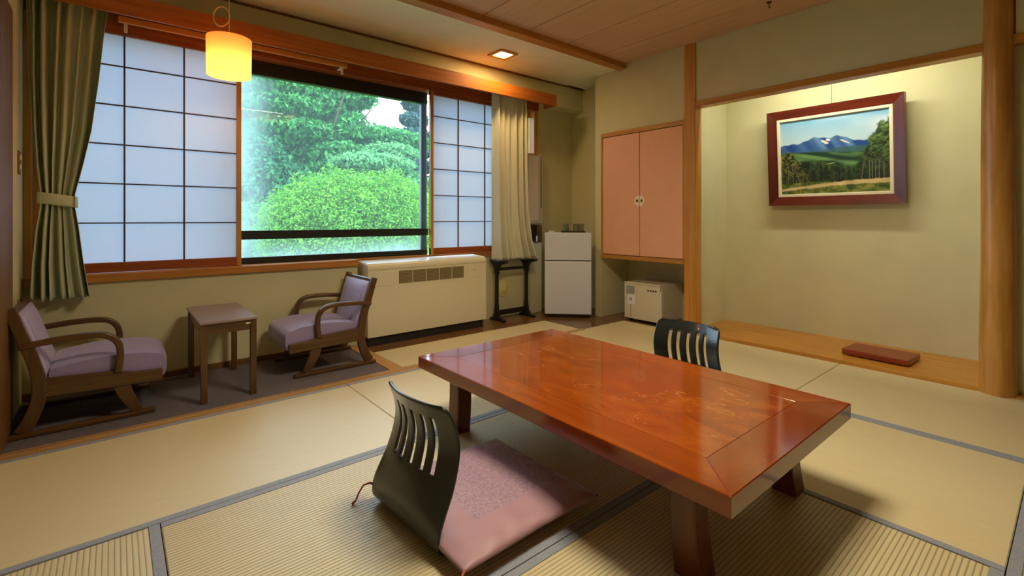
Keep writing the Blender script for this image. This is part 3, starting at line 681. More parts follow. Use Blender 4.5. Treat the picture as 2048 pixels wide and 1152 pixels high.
def lounge(label, loc, rz, W=.49, mirror=1):
    t_ = thing('lounge_chair', label, 'chair', loc, rz)
    h = W/2
    up = smooth_path([(.045, .024), (.075, .08), (.100, .16), (.103, .24), (.085, .34), (.045, .47), (.008, .592)], 5)
    fr_ = smooth_path([(.465, .022), (.44, .07), (.415, .12), (.40, .17)], 4)
    rail = [(.10, .172), (.30, .166), (.40, .163), (.566, .158), (.566, .218), (.45, .225), (.36, .246), (.10, .262)]
    for s_ in (-1, 1):
        y0, y1 = s_*h, s_*(h-.028)
        MB().prism(ribbon(up, (.058, .040)), 'Y', y0, y1, .004, 2).build('back_post', 'chair_wood_z', t_)
        MB().prism(ribbon(fr_, (.042, .07)), 'Y', y0-s_*.005, y1+s_*.005, .003).build('leg', 'chair_wood_z', t_)
        MB().prism(rail, 'Y', y0-s_*.0025, y1+s_*.0025, .004, 2).build('side_rail', 'chair_wood', t_)
        MB().box(.0, .535, min(s_*(h+.004), s_*(h-.034)), max(s_*(h+.004), s_*(h-.034)), .0, .024, .006, 2).build('runner', 'chair_wood', t_)
        ya = s_*(h-.012)
        arm = smooth_path([(.035, .418), (.10, .426), (.20, .434), (.30, .434), (.355, .418), (.388, .375), (.394, .31), (.385, .235)], 6)
        a_ = MB(); a_.prism(ribbon(arm, (.026, .030)), 'Y', ya-.021, ya+.021, .007, 2)
        a_.build('armrest', 'chair_wood', t_, angle=50)
    MB().box(.012, .030, -h+.028, h-.028, .556, .588, .004).build('top_rail', 'chair_wood', t_)
    MB().box(.53, .548, -h+.028, h-.028, .15, .20, .003).build('front_rail', 'chair_wood', t_)
    # back panel: tilted slab
    def slab(u, v):
        zz = .235+.33*u; x = .118-.285*max(0, zz-.25)-.0
        return x, zz
    bp_ = MB(); yy = h-.032
    def bk(u, v, side):
        x, zz = slab(u, v); a = 2*v-1; e = (1-abs(a)**6)*(1-abs(2*u-1)**8)
        return (x+(.010+.020*e if side else -.012), a*yy, zz)
    bp_.grid(lambda u, v: bk(u, v, True), 18, 20); bp_.grid(lambda u, v: bk(v, u, False), 20, 18)
    for e_ in ((0, None), (1, None), (None, 0), (None, 1)):
        def rim(u, v, e_=e_):
            uu, vv = (e_[0], u) if e_[0] is not None else (u, e_[1]); return bk(uu, vv, v > .5)
        bp_.grid(rim, 20 if e_[0] is not None else 18, 1)
    bmesh.ops.remove_doubles(bp_.bm, verts=bp_.bm.verts, dist=1e-5); bmesh.ops.recalc_face_normals(bp_.bm, faces=bp_.bm.faces)
    bp_.build('back_cushion', 'purple_stripe', t_, angle=60)
    # seat cushion: rounded front
    n_ = 40; ring = []
    X0, X1, Z0, Z1, R = .128, .590, .20, .305, .05
    pf = [(X0, Z0+.045)]
    for i in range(9): a = pi-pi/2*i/8; pf.append((X0+.03+.03*cos(a), Z1-.03+.03*sin(a)))
    pf += [(X0+(X1-X0)*f_, Z1+.022*sin(pi*f_)) for f_ in (.25, .4, .55, .7, .8)]
    for i in range(9): a = pi/2-pi/2*i/8; pf.append((X1-R+R*cos(a), Z1-R+R*sin(a)))
    pf += [(X1-.002, Z0+.0), (X1-.012, .172), (X1-.03, .166), (.35, .236), (.2, .248)]
    sc = MB(); ny = 14; rows = []
    for j in range(ny+1):
        a = 2*j/ny-1; e = 1-abs(a)**7*.10; zc = .235
        rows.append([sc.bm.verts.new((.36+(p[0]-.36)*(1-.03*abs(a)**7), a*(h-.005 if False else h-.03)*1.0, zc+(p[1]-zc)*e)) for p in pf])
    N = len(pf)
    for j in range(ny):
        for i in range(N): sc.bm.faces.new((rows[j][i], rows[j][(i+1) % N], rows[j+1][(i+1) % N], rows[j+1][i]))
    sc.bm.faces.new(rows[0][::-1]); sc.bm.faces.new(rows[-1]); bmesh.ops.recalc_face_normals(sc.bm, faces=sc.bm.faces)
    sc.build('seat_cushion', 'purple', t_, angle=55)
    return t_
lounge('purple upholstered runner armchair below the tied green curtain', (-.372, 3.335, -.002), 0)
lounge('purple upholstered runner armchair beside the cream heater', (1.402, 3.41, -.002), pi)

# ---- side table
st = thing('side_table', 'small narrow dark wooden side table between the purple armchairs', 'table', (.492, 3.345, -.002))
MB().box(-.142, .142, -.305, .305, .428, .442, .003).build('table_top', 'laminate', st)
for sx in (-1, 1):
    for sy in (-1, 1):
        x0, y0 = sx*.12, sy*.283
        MB().prism([(x0-.015, y0-.015), (x0+.015, y0-.015), (x0+.015, y0+.015), (x0-.015, y0+.015)], 'Z', 0, .428, .002).build('leg', 'chair_wood_z', st)
    MB().box(sx*.12-.008, sx*.12+.008, -.268, .268, .372, .428).build('apron', 'chair_wood', st)
for sy in (-1, 1): MB().box(-.105, .105, sy*.283-.008, sy*.283+.008, .372, .428).build('apron', 'chair_wood', st)
MB().box(.082, .108, -.2935, -.291, .406, .414).build('name_plate', 'ivory', st)

# ---- heater
ht = thing('heater', 'long cream floor-standing heater under the window', 'heater', (2.11, 3.72, -.012))
HX = .58
hp = [(-.11, .072), (-.11, .625), (-.106, .640), (-.096, .650), (-.07, .655), (.11, .664), (.11, .072)]
MB().prism(hp, 'X', -HX, HX, .003).build('casing', 'heater_cream', ht)
MB().prism([(-.094, .6515), (-.07, .6562), (.108, .6652), (.108, .669), (-.07, .660), (-.09, .6562)], 'X', -HX+.004, HX-.004).build('top_plate', 'heater_top', ht)
MB().box(-HX+.02, HX-.02, -.085, .10, 0, .072).build('plinth', 'dark_slot', ht)
MB().box(-HX, HX, -.1115, -.109, .606, .6085).build('seam', 'grille_slat', ht)
ga, gb = on_y(797, 545, 3.61), on_y(928, 545, 3.61)
gx0, gx1 = ga.x-2.11, gb.x-2.11; gw = (gx1-gx0)/5
for k in range(5):
    a, b_ = gx0+k*gw+.004, gx0+(k+1)*gw-.004
    g_ = MB().box(a, b_, -.1112, -.1085, .482, .586).build('grille', 'grille_back', ht)
    sl = MB()
    for j in range(9): sl.box(a, b_, -.1145, -.1112, .484+j*.0115, .4905+j*.0115)
    sl.build('slats', 'grille_slat', g_)
MB().box(gx0-.205, gx0-.04, -.1125, -.109, .475, .588, .001).build('panel_door', 'heater_cream', ht)
MB().box(gx1+.04, gx1+.19, -.1125, -.109, .480, .592, .001).build('control_door', 'heater_cream', ht)
lg = MB(); lg.box(gx1+.10, gx1+.108, -.1135, -.1124, .544, .547); lg.box(gx1+.110, gx1+.120, -.1135, -.1124, .540, .543); lg.box(gx1+.122, gx1+.130, -.1135, -.1124, .544, .547)
lg.build('logo_mark', 'ink', ht)

# ---- fridge
FA, FB = Vector((3.399, 3.560, 0)), Vector((3.737, 3.222, 0))
fc = (FA+FB)/2; fdx = (FB-FA).normalized(); frz = math.atan2(fdx.y, fdx.x)
fr_ = thing('refrigerator', 'small white two-door refrigerator in the corner niche', 'refrigerator', (fc.x, fc.y, -.012), frz)
fwid = (FB-FA).length/2
MB().box(-fwid+.006, fwid-.006, .05, .455, .03, .868, .006).build('body', 'white_enamel', fr_)
MB().box(-fwid, fwid, 0, .046, .588, .871, .008, 3).build('freezer_door', 'white_enamel', fr_)
MB().box(-fwid, fwid, 0, .046, .034, .578, .008, 3).build('fridge_door', 'white_enamel', fr_)
MB().box(-fwid+.01, fwid-.01, .008, .05, .576, .590).build('door_gap', 'dark_slot', fr_)
MB().box(-fwid+.02, fwid-.02, .03, .42, .006, .034).build('plinth', 'dark_slot', fr_)
for sx in (-1, 1):
    for yy_ in (.06, .40): MB().lathe([(.016, 0), (.018, .008), (.016, .03)], (sx*(fwid-.04), yy_, 0), 12).build('foot', 'dark_slot', fr_)
Rf = Matrix.Rotation(frz, 4, 'Z')
def on_fridge(x, y): v_ = Rf @ Vector((x, y, 0)); return (fc.x+v_.x, fc.y+v_.y, .859)
tr = thing('serving_tray', 'small dark tray on top of the white refrigerator', 'tray', on_fridge(.055, .14), frz)
MB().box(-.125, .125, -.08, .08, 0, .006, .002).build('tray_base', 'tray_dark', tr)
for a in ((-.125, -.119, -.08, .08), (.119, .125, -.08, .08), (-.119, .119, -.08, -.074), (-.119, .119, .074, .08)): MB().box(a[0], a[1], a[2], a[3], .006, .014).build('rim', 'tray_dark', tr)
for x, y, lb in ((-.07, .02, 'clear drinking glass on the tray, the one beside the tiny white box'), (.03, -.02, 'clear drinking glass standing between two other glasses on the tray'), (.085, .025, 'clear drinking glass on the tray, farthest from tiny white box')):
    p = on_fridge(.055+x, .14+y)
    g_ = MB().lathe([(.0, .0), (.027, .0), (.030, .004), (.032, .085), (.0295, .085), (.0275, .008), (.0, .008)], n=24, cap=False).build('drinking_glass', 'clear_glass', smooth=True)
    g_.location = (p[0], p[1], p[2]+.006); tag(g_, lb, 'glass', 'drinking glasses on the refrigerator tray')
wbx = thing('small_box', 'tiny white box on the refrigerator beside the tray', 'box', on_fridge(-.165, .06), frz)
MB().box(-.03, .03, -.02, .02, 0, .018, .002).build('carton', 'white_plastic', wbx); MB().box(-.02, .02, -.0206, -.02, .005, .013).build('printed_label', 'grey_plastic', wbx)

# ---- hanging cupboard with salmon doors
cb = thing('wall_cupboard', 'hanging wall cupboard with two salmon-pink doors', 'cupboard', (3.875, 2.738, .60))
MB().box(.012, .44, -.465, .465, .03, 1.27).build('body', 'trim_y', cb)
MB().box(-.012, .012, -.47, .47, 1.236, 1.278, .002).build('top_rail', 'trim_y', cb)
MB().box(-.018, .012, -.47, .47, .0, .038, .002).build('bottom_rail', 'trim_y', cb)
MB().box(.0, .44, -.468, .468, .006, .032).build('bottom_board', 'trim_y', cb)
MB().box(-.012, .012, .447, .47, .038, 1.236, .002).build('side_stile', 'trim_z', cb); MB().box(-.012, .012, -.47, -.458, .038, 1.236, .002).build('side_stile', 'trim_z', cb)
for s_, (a, b_) in ((1, (.0, .444)), (-1, (-.455, -.007))):
    d_ = MB().box(-.010, .010, a, b_, .044, 1.230, .003).build('door', 'salmon', cb)
    e = a if s_ == 1 else b_
    pts = [(e+s_*.0005, .575-.052)] + [(e+s_*.052*sin(pi*i/16), .575-.052*cos(pi*i/16)) for i in range(1, 16)] + [(e+s_*.0005, .575+.052)]
    pu = MB().prism(pts, 'X', -.0135, -.0098).build('finger_pull', 'ivory', d_)
    MB().lathe([(.0, -.0150), (.013, -.0150), (.015, -.0135)], (0, e+s_*.022, .575), 16, 'X', cap=False).build('pull_cup', 'brass', d_)

# ---- safe
sf = thing('safe_box', 'small cream safe with white notice under the salmon cupboard', 'safe', (3.935, 2.755, -.012))
MB().box(.022, .38, -.205, .205, .028, .386, .006, 2).build('body', 'safe_cream', sf)
MB().box(-.004, .020, -.200, .205, .03, .372, .004, 2).build('door', 'safe_cream', sf)
MB().box(-.008, .02, -.207, .208, .374, .388, .003).build('top_edge', 'safe_cream', sf)
MB().box(-.006, .03, -.216, -.204, .06, .33, .002).build('hinge_strip', 'white_plastic', sf)
MB().box(-.0053, -.0038, .085, .180, .262, .352).build('window_plate', 'aluminium', sf)
nt_ = MB().box(-.0062, -.0053, .078, .165, .17, .27).build('notice', 'paper_white', sf)
mk = MB(); mk.box(-.0068, -.0062, .118, .126, .208, .232); mk.box(-.0068, -.0062, .128, .142, .208, .216); mk.box(-.0068, -.0062, .132, .142, .222, .236); mk.build('printed_mark', 'ink', nt_)
lk = MB()
for i in range(4): lk.box(-.0052, -.0038, -.165+i*.028, -.147+i*.028, .318, .332)
lk.build('logo_mark', 'ink', sf)
MB().box(-.0053, -.0038, .125, .131, .05, .17).build('seam', 'grille_slat', sf)
for yy_ in (-.16, .16):
    for xx_ in (.05, .33): MB().lathe([(.016, 0), (.018, .01), (.016, .03)], (xx_, yy_, 0), 12).build('foot', 'dark_slot', sf)

# ---- painting
PY, PZ, PW, PH = 1.322, 1.525, .955, .815
pa = thing('framed_painting', 'framed mountain landscape painting in dark red wooden frame', 'painting', (4.505, PY, PZ-PH/2), 0)
TILT = math.atan2(.055, PH)
pr0 = bpy.data.objects  # local build: painting plane is the y-z plane, facing -x, leaning forward at the top
def lean(o): o.rotation_euler = (0, -TILT, 0); return o
hw, hh, fb = PW/2, PH/2, .072
def fpr(pts, mt):   # mitred frame board; pts in (y,z) with z from the bottom edge
    o = MB(); A = [o.bm.verts.new((x, y, z_)) for (x, y, z_) in pts[0]]; B = [o.bm.verts.new((x, y, z_)) for (x, y, z_) in pts[1]]
    fs = [o.bm.faces.new(A[::-1]), o.bm.faces.new(B)]
    for i in range(4): fs.append(o.bm.faces.new((A[i], A[(i+1) % 4], B[(i+1) % 4], B[i])))
    bmesh.ops.recalc_face_normals(o.bm, faces=fs)
    return lean(o.build('frame_board', mt, pa))
xo, xi, xb = -.035, -.012, .022
def fb_(oy0, oz0, oy1, oz1, iy0, iz0, iy1, iz1, mt):
    fpr(([(xb, oy0, oz0), (xb, oy1, oz1), (xb, iy1, iz1), (xb, iy0, iz0)], [(xo, oy0, oz0), (xo, oy1, oz1), (xi, iy1, iz1), (xi, iy0, iz0)]), mt)
fb_(hw, 0, -hw, 0, hw-fb, fb, -hw+fb, fb, 'picture_frame_y'); fb_(-hw, PH, hw, PH, -hw+fb, PH-fb, hw-fb, PH-fb, 'picture_frame_y')
fb_(hw, PH, hw, 0, hw-fb, PH-fb, hw-fb, fb, 'picture_frame_z'); fb_(-hw, 0, -hw, PH, -hw+fb, fb, -hw+fb, PH-fb, 'picture_frame_z')
lw = .024
for a in ((-hw+fb, hw-fb, fb, fb+lw), (-hw+fb, hw-fb, PH-fb-lw, PH-fb), (-hw+fb, -hw+fb+lw, fb+lw, PH-fb-lw), (hw-fb-lw, hw-fb, fb+lw, PH-fb-lw)):
    lean(MB().box(-.014, .015, a[0], a[1], a[2], a[3], .003).build('liner', 'linen_cream', pa))
# canvas: a landscape in oils laid down as colour on the canvas mesh
NU, NV = 300, 220
m, n, b = newmat('oil_paint'); MATS['oil_paint'] = m
at = n.nodes.new('ShaderNodeVertexColor'); at.layer_name = 'paint'; n.links.new(at.outputs['Color'], b.inputs['Base Color']); b.inputs['Roughness'].default_value = .45
z = n.nodes.new('ShaderNodeTexNoise'); z.inputs['Scale'].default_value = 120; bp = n.nodes.new('ShaderNodeBump'); bp.inputs['Strength'].default_value = .3; bp.inputs['Distance'].default_value = .001
t = n.nodes.new('ShaderNodeTexCoord'); n.links.new(t.outputs['Object'], z.inputs['Vector']); n.links.new(z.outputs['Fac'], bp.inputs['Height']); n.links.new(bp.outputs['Normal'], b.inputs['Normal'])
cw, ch = hw-fb-lw, PH/2-fb-lw
cv = lean(MB().grid(lambda u, v: (.002, cw-u*2*cw, fb+lw+v*2*ch), NU, NV).build('canvas', 'oil_paint', pa))
def vnoise(x, y, seed):
    rg_ = np.random.default_rng(seed); G = rg_.random((64, 64))
    xi_, yi_ = np.floor(x).astype(int) % 63, np.floor(y).astype(int) % 63; fx, fy = x-np.floor(x), y-np.floor(y)
    fx, fy = fx*fx*(3-2*fx), fy*fy*(3-2*fy)
    return (G[xi_, yi_]*(1-fx)+G[xi_+1, yi_]*fx)*(1-fy)+(G[xi_, yi_+1]*(1-fx)+G[xi_+1, yi_+1]*fx)*fy
co = np.empty(len(cv.data.vertices)*3, np.float32); cv.data.vertices.foreach_get('co', co); co = co.reshape(-1, 3)
U = (cw-co[:, 1])/(2*cw); V = (co[:, 2]-fb-lw)/(2*ch)
def L(*c): return np.array(srgb(*c)[:3])
def lerp(A, B_, f): f = np.clip(f, 0, 1)[:, None]; return A*(1-f)+B_*f
n5, n12, n30 = vnoise(U*5, V*5, 1), vnoise(U*12, V*14, 2), vnoise(U*40, V*34, 3); n55 = vnoise(U*58, V*50, 9); nstrk = vnoise(U*60, V*8, 4)
ONE = np.ones((len(U), 1))
def over(base, top, m_): m_ = np.clip(m_, 0, 1)[:, None]; return base*(1-m_)+top*m_
def soft(d_, w_=.012): return np.clip(d_/w_+.5, 0, 1)
col = lerp(L(186, 216, 228)*ONE, L(120, 178, 212), (V-.68)/.3)
col = over(col, L(222, 232, 240), (vnoise(U*4+1, V*9, 5)-.3)*2*np.clip((U-.3)*2.5, 0, 1)*np.clip(1-abs(V-.86)*5, 0, 1))
ridge = .66+.075*np.exp(-((U-.38)/.22)**2)+.035*np.exp(-((U-.56)/.07)**2)+.012*np.sin(U*23)+.006*np.sin(U*61)-.06*np.clip(U-.7, 0, 1)
fold = vnoise(U*16+V*7, V*4+U*3, 6)
mt_ = lerp(L(26, 70, 140)*ONE, L(98, 146, 196), (fold-.25)*1.5); mt_ = lerp(mt_, L(52, 112, 148), (.60-V)*8)
col = over(col, mt_, soft(ridge-V))
for cx_, cz_, a_, w1, w2 in ((.435, .675, .9, .014, .04), (.47, .695, -.3, .026, .014), (.455, .655, .2, .02, .012), (.62, .655, -.62, .05, .009), (.60, .672, -.5, .03, .006)):
    dx_, dz_ = U-cx_, V-cz_; p_ = dx_*cos(a_)+dz_*sin(a_); q_ = -dx_*sin(a_)+dz_*cos(a_)
    col = over(col, L(232, 230, 222), soft(1-(p_/w1)**2-(q_/w2)**2+.7*(n55-.5), .5)*(V < ridge))
far = .575+.012*np.sin(U*9+2); col = over(col, L(58, 96, 84)*ONE, soft(far-V)*np.clip(.4+U*.6, 0, 1))
hill = .535+.028*np.sin(U*4.5+1)
gh = lerp(L(20, 58, 40)*ONE, L(104, 148, 84), (vnoise(U*4-V*10, V*22+U*7, 7)-.3)*1.7)
col = over(col, gh, soft(hill-V))
st_ = soft(.006-abs(V-(.335+.17*(U-.2))), .006)*soft(U-.22, .05)*soft(.52-U, .03); col = over(col, L(196, 212, 150), st_)
fo = .35+.05*np.sin(U*6)+.05*n12; ft = lerp(L(18, 34, 20)*ONE, L(70, 100, 48), (nstrk*.5+n30*.5-.35)*1.6*(V*3))
col = over(col, ft, soft(fo-V, .05))
lt = .52+.07*n12-1.6*np.clip(U-.10, 0, 1)-V; col = over(col, lerp(L(30, 40, 20)*ONE, L(136, 138, 62), (n55-.35)*1.6*(V*2.2)), soft(lt+.06*(n30-.5), .05))
rt = np.minimum(.84-2.6*np.clip(.92-U, 0, 1)+.05*n12-V, .9-V); col = over(col, lerp(L(24, 42, 24)*ONE, L(112, 152, 72), (n55*.6+n30*.4-.34)*1.9*np.clip(V*1.5-.2, 0, 1)), soft(rt+.10*(n30-.5)+.05*(n55-.5), .06))
for tx, tl in ((.765, .03), (.83, 0), (.855, .0), (.12, 0), (.18, -.06), (.91, 0), (.88, 0), (.07, .01), (.95, 0)):
    col = over(col, L(132, 130, 108), .7*soft(.003-abs(U-tx-tl*(V-.2)*4), .003)*soft(V-.14, .02)*soft(.34-V+.1*n12, .05))
gr = .135+.02*np.sin(U*5); col = over(col, lerp(L(54, 80, 28)*ONE, L(156, 160, 72), (n55*.5+n12*.5-.3)*1.4), soft(gr-V, .01))
col = over(col, lerp(L(188, 164, 108)*ONE, L(222, 200, 142), n12), soft(.016+.014*U-abs(V-(.078+.055*np.sin(U*2.2-.4)))+.012*(n30-.5), .012))
col = over(col, L(120, 104, 40), .6*soft(.012-abs(V-.03-.008*np.sin(U*90)), .008)*soft(.03-abs(U-.14), .06))
ca = cv.data.color_attributes.new('paint', 'FLOAT_COLOR', 'POINT')
ca.data.foreach_set('color', np.concatenate([col, np.ones((len(U), 1))], 1).astype(np.float32).ravel())
MB().tube([(-.02, .0, PH-.03), (-.02, -.002, 2.36-(PZ-PH/2))], .0016, 6).build('hanging_wire', 'wire', pa)

# ---- display board in the alcove
kd = thing('display_board', 'flat red-brown wooden display board on the alcove floor', 'display board', (4.14, .925, .026), radians(-3))
MB().box(-.135, .135, -.19, .19, .008, .046, .004, 2).build('slab', 'red_wood', kd)
for yy_ in (-.15, .15): MB().box(-.11, .11, yy_-.012, yy_+.012, 0, .008).build('batten', 'red_wood', kd)

# ---- pendant lamp
pz0 = 1.872; pcx, pcy = .538, 3.345
pn = thing('pendant_lamp', 'glowing orange drum pendant lamp with looped cord', 'lamp', (pcx, pcy, pz0))
sh = MB().lathe([(.118, 0), (.119, .002), (.122, .226), (.121, .228)], n=48, cap=False).build('lamp_shade', 'lamp_shade', pn, smooth=True)
MB().lathe([(.0, .222), (.02, .224), (.119, .2275)], n=32, cap=False).build('shade_top', 'lamp_shade', pn, smooth=True)
MB().lathe([(.0, .075), (.025, .082), (.040, .105), (.038, .13), (.02, .155), (.016, .19)], n=24).build('bulb', 'bulb_glow', pn, smooth=True)
MB().lathe([(.02, .175), (.021, .215), (.010, .225)], n=16).build('lamp_holder', 'white_plastic', pn)
lp = [(0, 0, .225), (.002, 0, .33), (.0, .002, .40)]
for i in range(0, 25):
    a = 2*pi*i/24; lp.append((-.062+.060*cos(a)*.7686+.0, .045-.060*cos(a)*.55, .405+.078*sin(a)-.004*(i/24)))
lp += [(.0, .0, .46), (.0, 0, ZE-pz0)]
lp2 = [(0, 0, .225), (0, 0, .31)]
cp = MB().tube([(0, 0, .225), (0, 0, .36), (-.001, 0, .50), (0, 0, ZE-pz0)], .0026, 8).build('cord', 'rope_cream', pn, smooth=True)
ringp = []
for i in range(33):
    a = 2*pi*i/32; ringp.append((-.047*.7686+.050*cos(a)*.7686, .047*.6397-.050*cos(a)*.6397, .365+.060*sin(a)))
MB().tube(ringp, .0042, 8, cap=False).build('cord_loop', 'rope_cream', pn, smooth=True)
MB().lathe([(.04, ZE-pz0-.02), (.042, ZE-pz0-.004), (.042, ZE-pz0)], n=24).build('ceiling_rose', 'white_plastic', pn)
bl = bpy.data.lights.new('pendant_bulb_light', 'POINT'); bl.energy = 2.6; bl.color = (1, .57, .22); bl.shadow_soft_size = .03
bo = bpy.data.objects.new('pendant_bulb_light', bl); C.objects.link(bo); bo.location = (pcx, pcy, pz0+.05)

# ---- recessed ceiling light
dl = thing('ceiling_light', 'square recessed warm ceiling light above the heater', 'lamp', (2.703, 3.378, ZE-.002))
for a in ((-.1, .1, -.1, -.07), (-.1, .1, .07, .1), (-.1, -.07, -.07, .07), (.07, .1, -.07, .07)): MB().box(a[0], a[1], a[2], a[3], -.012, .002, .002).build('frame', 'batten', dl)
MB().box(-.07, .07, -.07, .07, -.004, .001).build('diffuser', 'lamp_glow', dl)
sl_ = bpy.data.lights.new('ceiling_light_lamp', 'AREA'); sl_.energy = 6; sl_.color = (1, .66, .28); sl_.size = .13
so_ = bpy.data.objects.new('ceiling_light_lamp', sl_); C.objects.link(so_); so_.location = (2.703, 3.378, ZE-.02)

# ---- ceiling lamp added out of view to brighten the room, and small hook
cl = thing('fill_lamp', 'added unseen square fill lamp with wooden frame and paper diffuser above the low table', 'lamp', (1.45, 1.15, 2.30))
MB().box(-.33, .33, -.33, .33, .12, .128).build('diffuser', 'fill_lamp_glow', cl)
for a in ((-.36, .36, -.36, -.33), (-.36, .36, .33, .36), (-.36, -.33, -.33, .33), (.33, .36, -.33, .33)): MB().box(a[0], a[1], a[2], a[3], 0, .14).build('frame', 'trim_x', cl)
MB().box(-.33, .33, -.33, .33, .128, .14).build('top_board', 'trim_x', cl)
MB().lathe([(.012, .14), (.012, ZC-2.30)], n=12).build('stem', 'trim_z', cl)
hk = thing('ceiling_hook', 'tiny dark metal hook in the boarded ceiling', 'hook', (3.55, 1.43, ZC))
MB().lathe([(.018, -.004), (.018, 0)], n=16).build('plate', 'black_metal', hk)
MB().tube([(0, 0, -.002), (0, 0, -.03), (.006, 0, -.04), (.014, 0, -.036), (.016, 0, -.028)], .003, 8).build('prong', 'black_metal', hk, smooth=True)

# ---- curtains
def curtain(t_, keys, depth, pleats, y0, name, mt, x_off, NUx=150, NVz=70, phase=0, asym=.25):
    """keys: (z, x_left, x_right, pleat depth) from top to bottom"""
    zs_ = [k_[0] for k_ in keys][::-1]
    def at_(z_): return [np.interp(z_, zs_, [k_[i] for k_ in keys][::-1]) for i in (1, 2, 3)]
    zt, zb = keys[0][0], keys[-1][0]
    def fn(u, v):
        z_ = zt+(zb-zt)*v; xl, xr, dp = at_(z_)
        ph = 2*pi*(pleats*u+.18*sin(5*u+phase)+.10*sin(11*u+2*phase))
        yy_ = 1.5*dp*(sin(ph)+asym*sin(2*ph+1.1+1.4*v))*(.75+.35*sin(7*u+phase))
        return (xl+(xr-xl)*u+.006*sin(ph*.5+v*2)*min(1, dp*40)-t_.location.x, y0+yy_-t_.location.y, z_-t_.location.z)
    o = MB().grid(fn, NUx, NVz).build(name, mt, t_, smooth=True)
    so = o.modifiers.new('solid', 'SOLIDIFY'); so.thickness = .002
    return o
c1 = thing('curtain', 'sage-green curtain tied back at the end of window', 'curtain', (-.21, 3.658, .54))
curtain(c1, [(2.26, -.370, -.030, .016), (2.15, -.368, -.038, .030), (2.08, -.366, -.048, .024), (1.8, -.362, -.070, .026), (1.5, -.350, -.10, .028), (1.3, -.335, -.135, .026), (1.14, -.318, -.168, .018), (1.07, -.318, -.168, .018), (.95, -.335, -.150, .026), (.75, -.352, -.128, .032), (.555, -.360, -.100, .036)], .03, 7, 3.658, 'fabric', 'curtain_green', 0)
tbk = MB()
def band(u, v):
    a = 2*pi*u; return (-.243+.083*cos(a)+.21, 3.665-3.665+.046*sin(a), (.565-.012*cos(a))-.03+.062*v)
tbk.grid(band, 40, 4, closed=True); bo_ = tbk.build('tieback', 'curtain_green', c1, smooth=True); bo_.modifiers.new('solid', 'SOLIDIFY').thickness = .004
c2 = thing('curtain', 'cream curtain hanging straight beside the paper screen', 'curtain', (3.03, 3.69, .58))
curtain(c2, [(2.26, 2.83, 3.25, .012), (2.18, 2.83, 3.25, .022), (1.5, 2.83, 3.25, .026), (1.1, 2.835, 3.26, .028), (.8, 2.84, 3.30, .032), (.60, 2.845, 3.37, .034)], .02, 6, 3.69, 'fabric', 'curtain_cream', 0, phase=1.3)
cr = thing('curtain_rail', 'pale wooden batten rail with white brackets above the window', 'rail', (.72, 3.69, 2.175))
a0, a1 = on_y(236, 40, 3.69), on_y(694, 128, 3.69)
MB().box(a0.x-.72, a1.x-.72, -.012, .012, .0, .038, .003).build('batten', 'batten', cr)
for x in (a0.x+.035, a1.x-.04):
    bk_ = MB(); bk_.box(x-.72-.008, x-.72+.010, -.004, .006, -.055, .002, .001); bk_.box(x-.72-.008, x-.72+.010, .006, .085, -.006, .002); bk_.build('bracket', 'white_plastic', cr)

# ---- black stand with glass shelf
sd = thing('stand', 'black metal stand with two pedestal legs and glass top beside heater', 'stand', (3.125, 3.755, -.012))
for sx, nm in ((-1, 0), (1, 1)):
    x = sx*.195
    MB().prism([(-.13, .0), (-.13, .016), (-.06, .030), (-.035, .06), (.035, .06), (.06, .030), (.10, .016), (.10, 0)], 'X', x-.018, x+.018, .003).build('foot', 'black_paint', sd)
    MB().prism([(-.033, .058), (-.022, .12), (-.015, .175), (-.015, .50), (.015, .50), (.015, .175), (.022, .12), (.033, .058)], 'X', x-.014, x+.014, .003).build('post', 'black_paint', sd)
    MB().prism([(-.015, .46), (-.022, .52), (-.05, .556), (-.15, .580), (-.155, .602), (.09, .602), (.09, .585), (.045, .556), (.022, .52), (.015, .46)], 'X', x-.024, x+.024, .004).build('top_arm', 'black_paint', sd)
MB().box(-.18, .18, -.008, .008, .495, .525, .003).build('cross_bar', 'black_paint', sd)
MB().box(-.18, .18, -.012, .012, .05, .10, .003).build('cross_bar', 'black_paint', sd)
MB().box(-.20, .20, -.14, .08, .602, .608, .001).build('glass_top', 'tray_glass', sd)
hc = on_y(1007, 575, 3.85)
vt = thing('wall_ventilator', 'round pale yellow ribbed cap on wall behind black stand', 'ventilator', (hc.x, 3.868, hc.z))
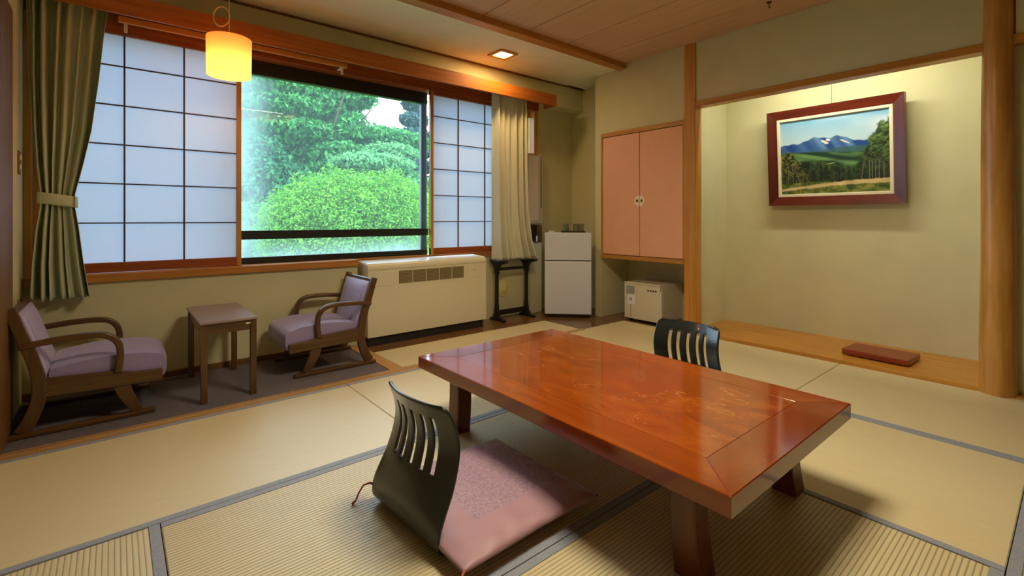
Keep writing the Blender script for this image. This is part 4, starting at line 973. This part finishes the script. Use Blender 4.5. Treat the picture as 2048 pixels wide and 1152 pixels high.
MB().lathe([(.0, -.034), (.03, -.033), (.055, -.024), (.072, -.010), (.084, -.006), (.088, -.012), (.092, -.008), (.092, 0)], n=36, axis='Y').build('dome', 'yellow_plastic', vt, angle=40)
for rr in (.028, .05, .068):
    rp_ = [(rr*cos(2*pi*i/28), -.035+.022*(rr/.068)**2.2, rr*sin(2*pi*i/28)) for i in range(29)]
    MB().tube(rp_, .0018, 6, cap=False).build('rib', 'yellow_plastic', vt, smooth=True)

# ---- white wall unit and the niche below it
u0, u1 = on_y(1050, 380, 3.80), on_y(1083, 380, 3.80)
zt_, zb_ = on_y(1070, 307, 3.80).z, on_y(1070, 447, 3.80).z
wu = thing('wall_unit', 'white slotted wall-mounted unit beside the cream curtain', 'appliance', ((u0.x+u1.x)/2, 3.86, zb_))
hw_ = (u1.x-u0.x)/2+.02; H_ = zt_-zb_
MB().box(-hw_, hw_, -.055, .05, 0, H_, .006, 2).build('casing', 'grey_plastic', wu)
for x in (-hw_+.03, hw_-.022): MB().box(x-.005, x+.005, -.0565, -.054, H_*.22, H_*.97).build('slot', 'dark_slot', wu)
MB().box(-hw_*.5, hw_*.55, -.062, -.054, .03, H_-.02, .004).build('front_panel', 'white_plastic', wu)
nb = MB(); nb.box(3.44, 3.60, 3.82, 3.91, -.012, .74)
struct(nb.build('wall_dado', 'plaster'), 'plaster wall stub below the small dark niche', 'wall')
nc = thing('wall_niche', 'small dark wooden wall niche below the white unit', 'niche', (3.51, 3.86, .742))
MB().box(-.12, .10, .035, .05, 0, .19).build('back_board', 'dark_slot', nc); MB().box(.085, .10, -.04, .035, 0, .19).build('side_board', 'door_frame', nc)
MB().box(-.12, .085, -.04, .035, 0, .012).build('bottom_board', 'door_frame', nc); MB().lathe([(.010, .012), (.012, .05), (.008, .075)], (.05, -.01, 0), 14).build('knob', 'white_plastic', nc)

# ---- switch plate on the west wall
sw = thing('light_switch', 'brass light switch plate on wall beside green curtain', 'switch', (XW, 3.60, 1.235))
MB().box(0, .006, -.035, .035, 0, .125, .002).build('plate', 'brass', sw)
for z_ in (.025, .075): MB().box(.006, .010, -.012, .012, z_, z_+.028, .001).build('rocker', 'ivory', sw)
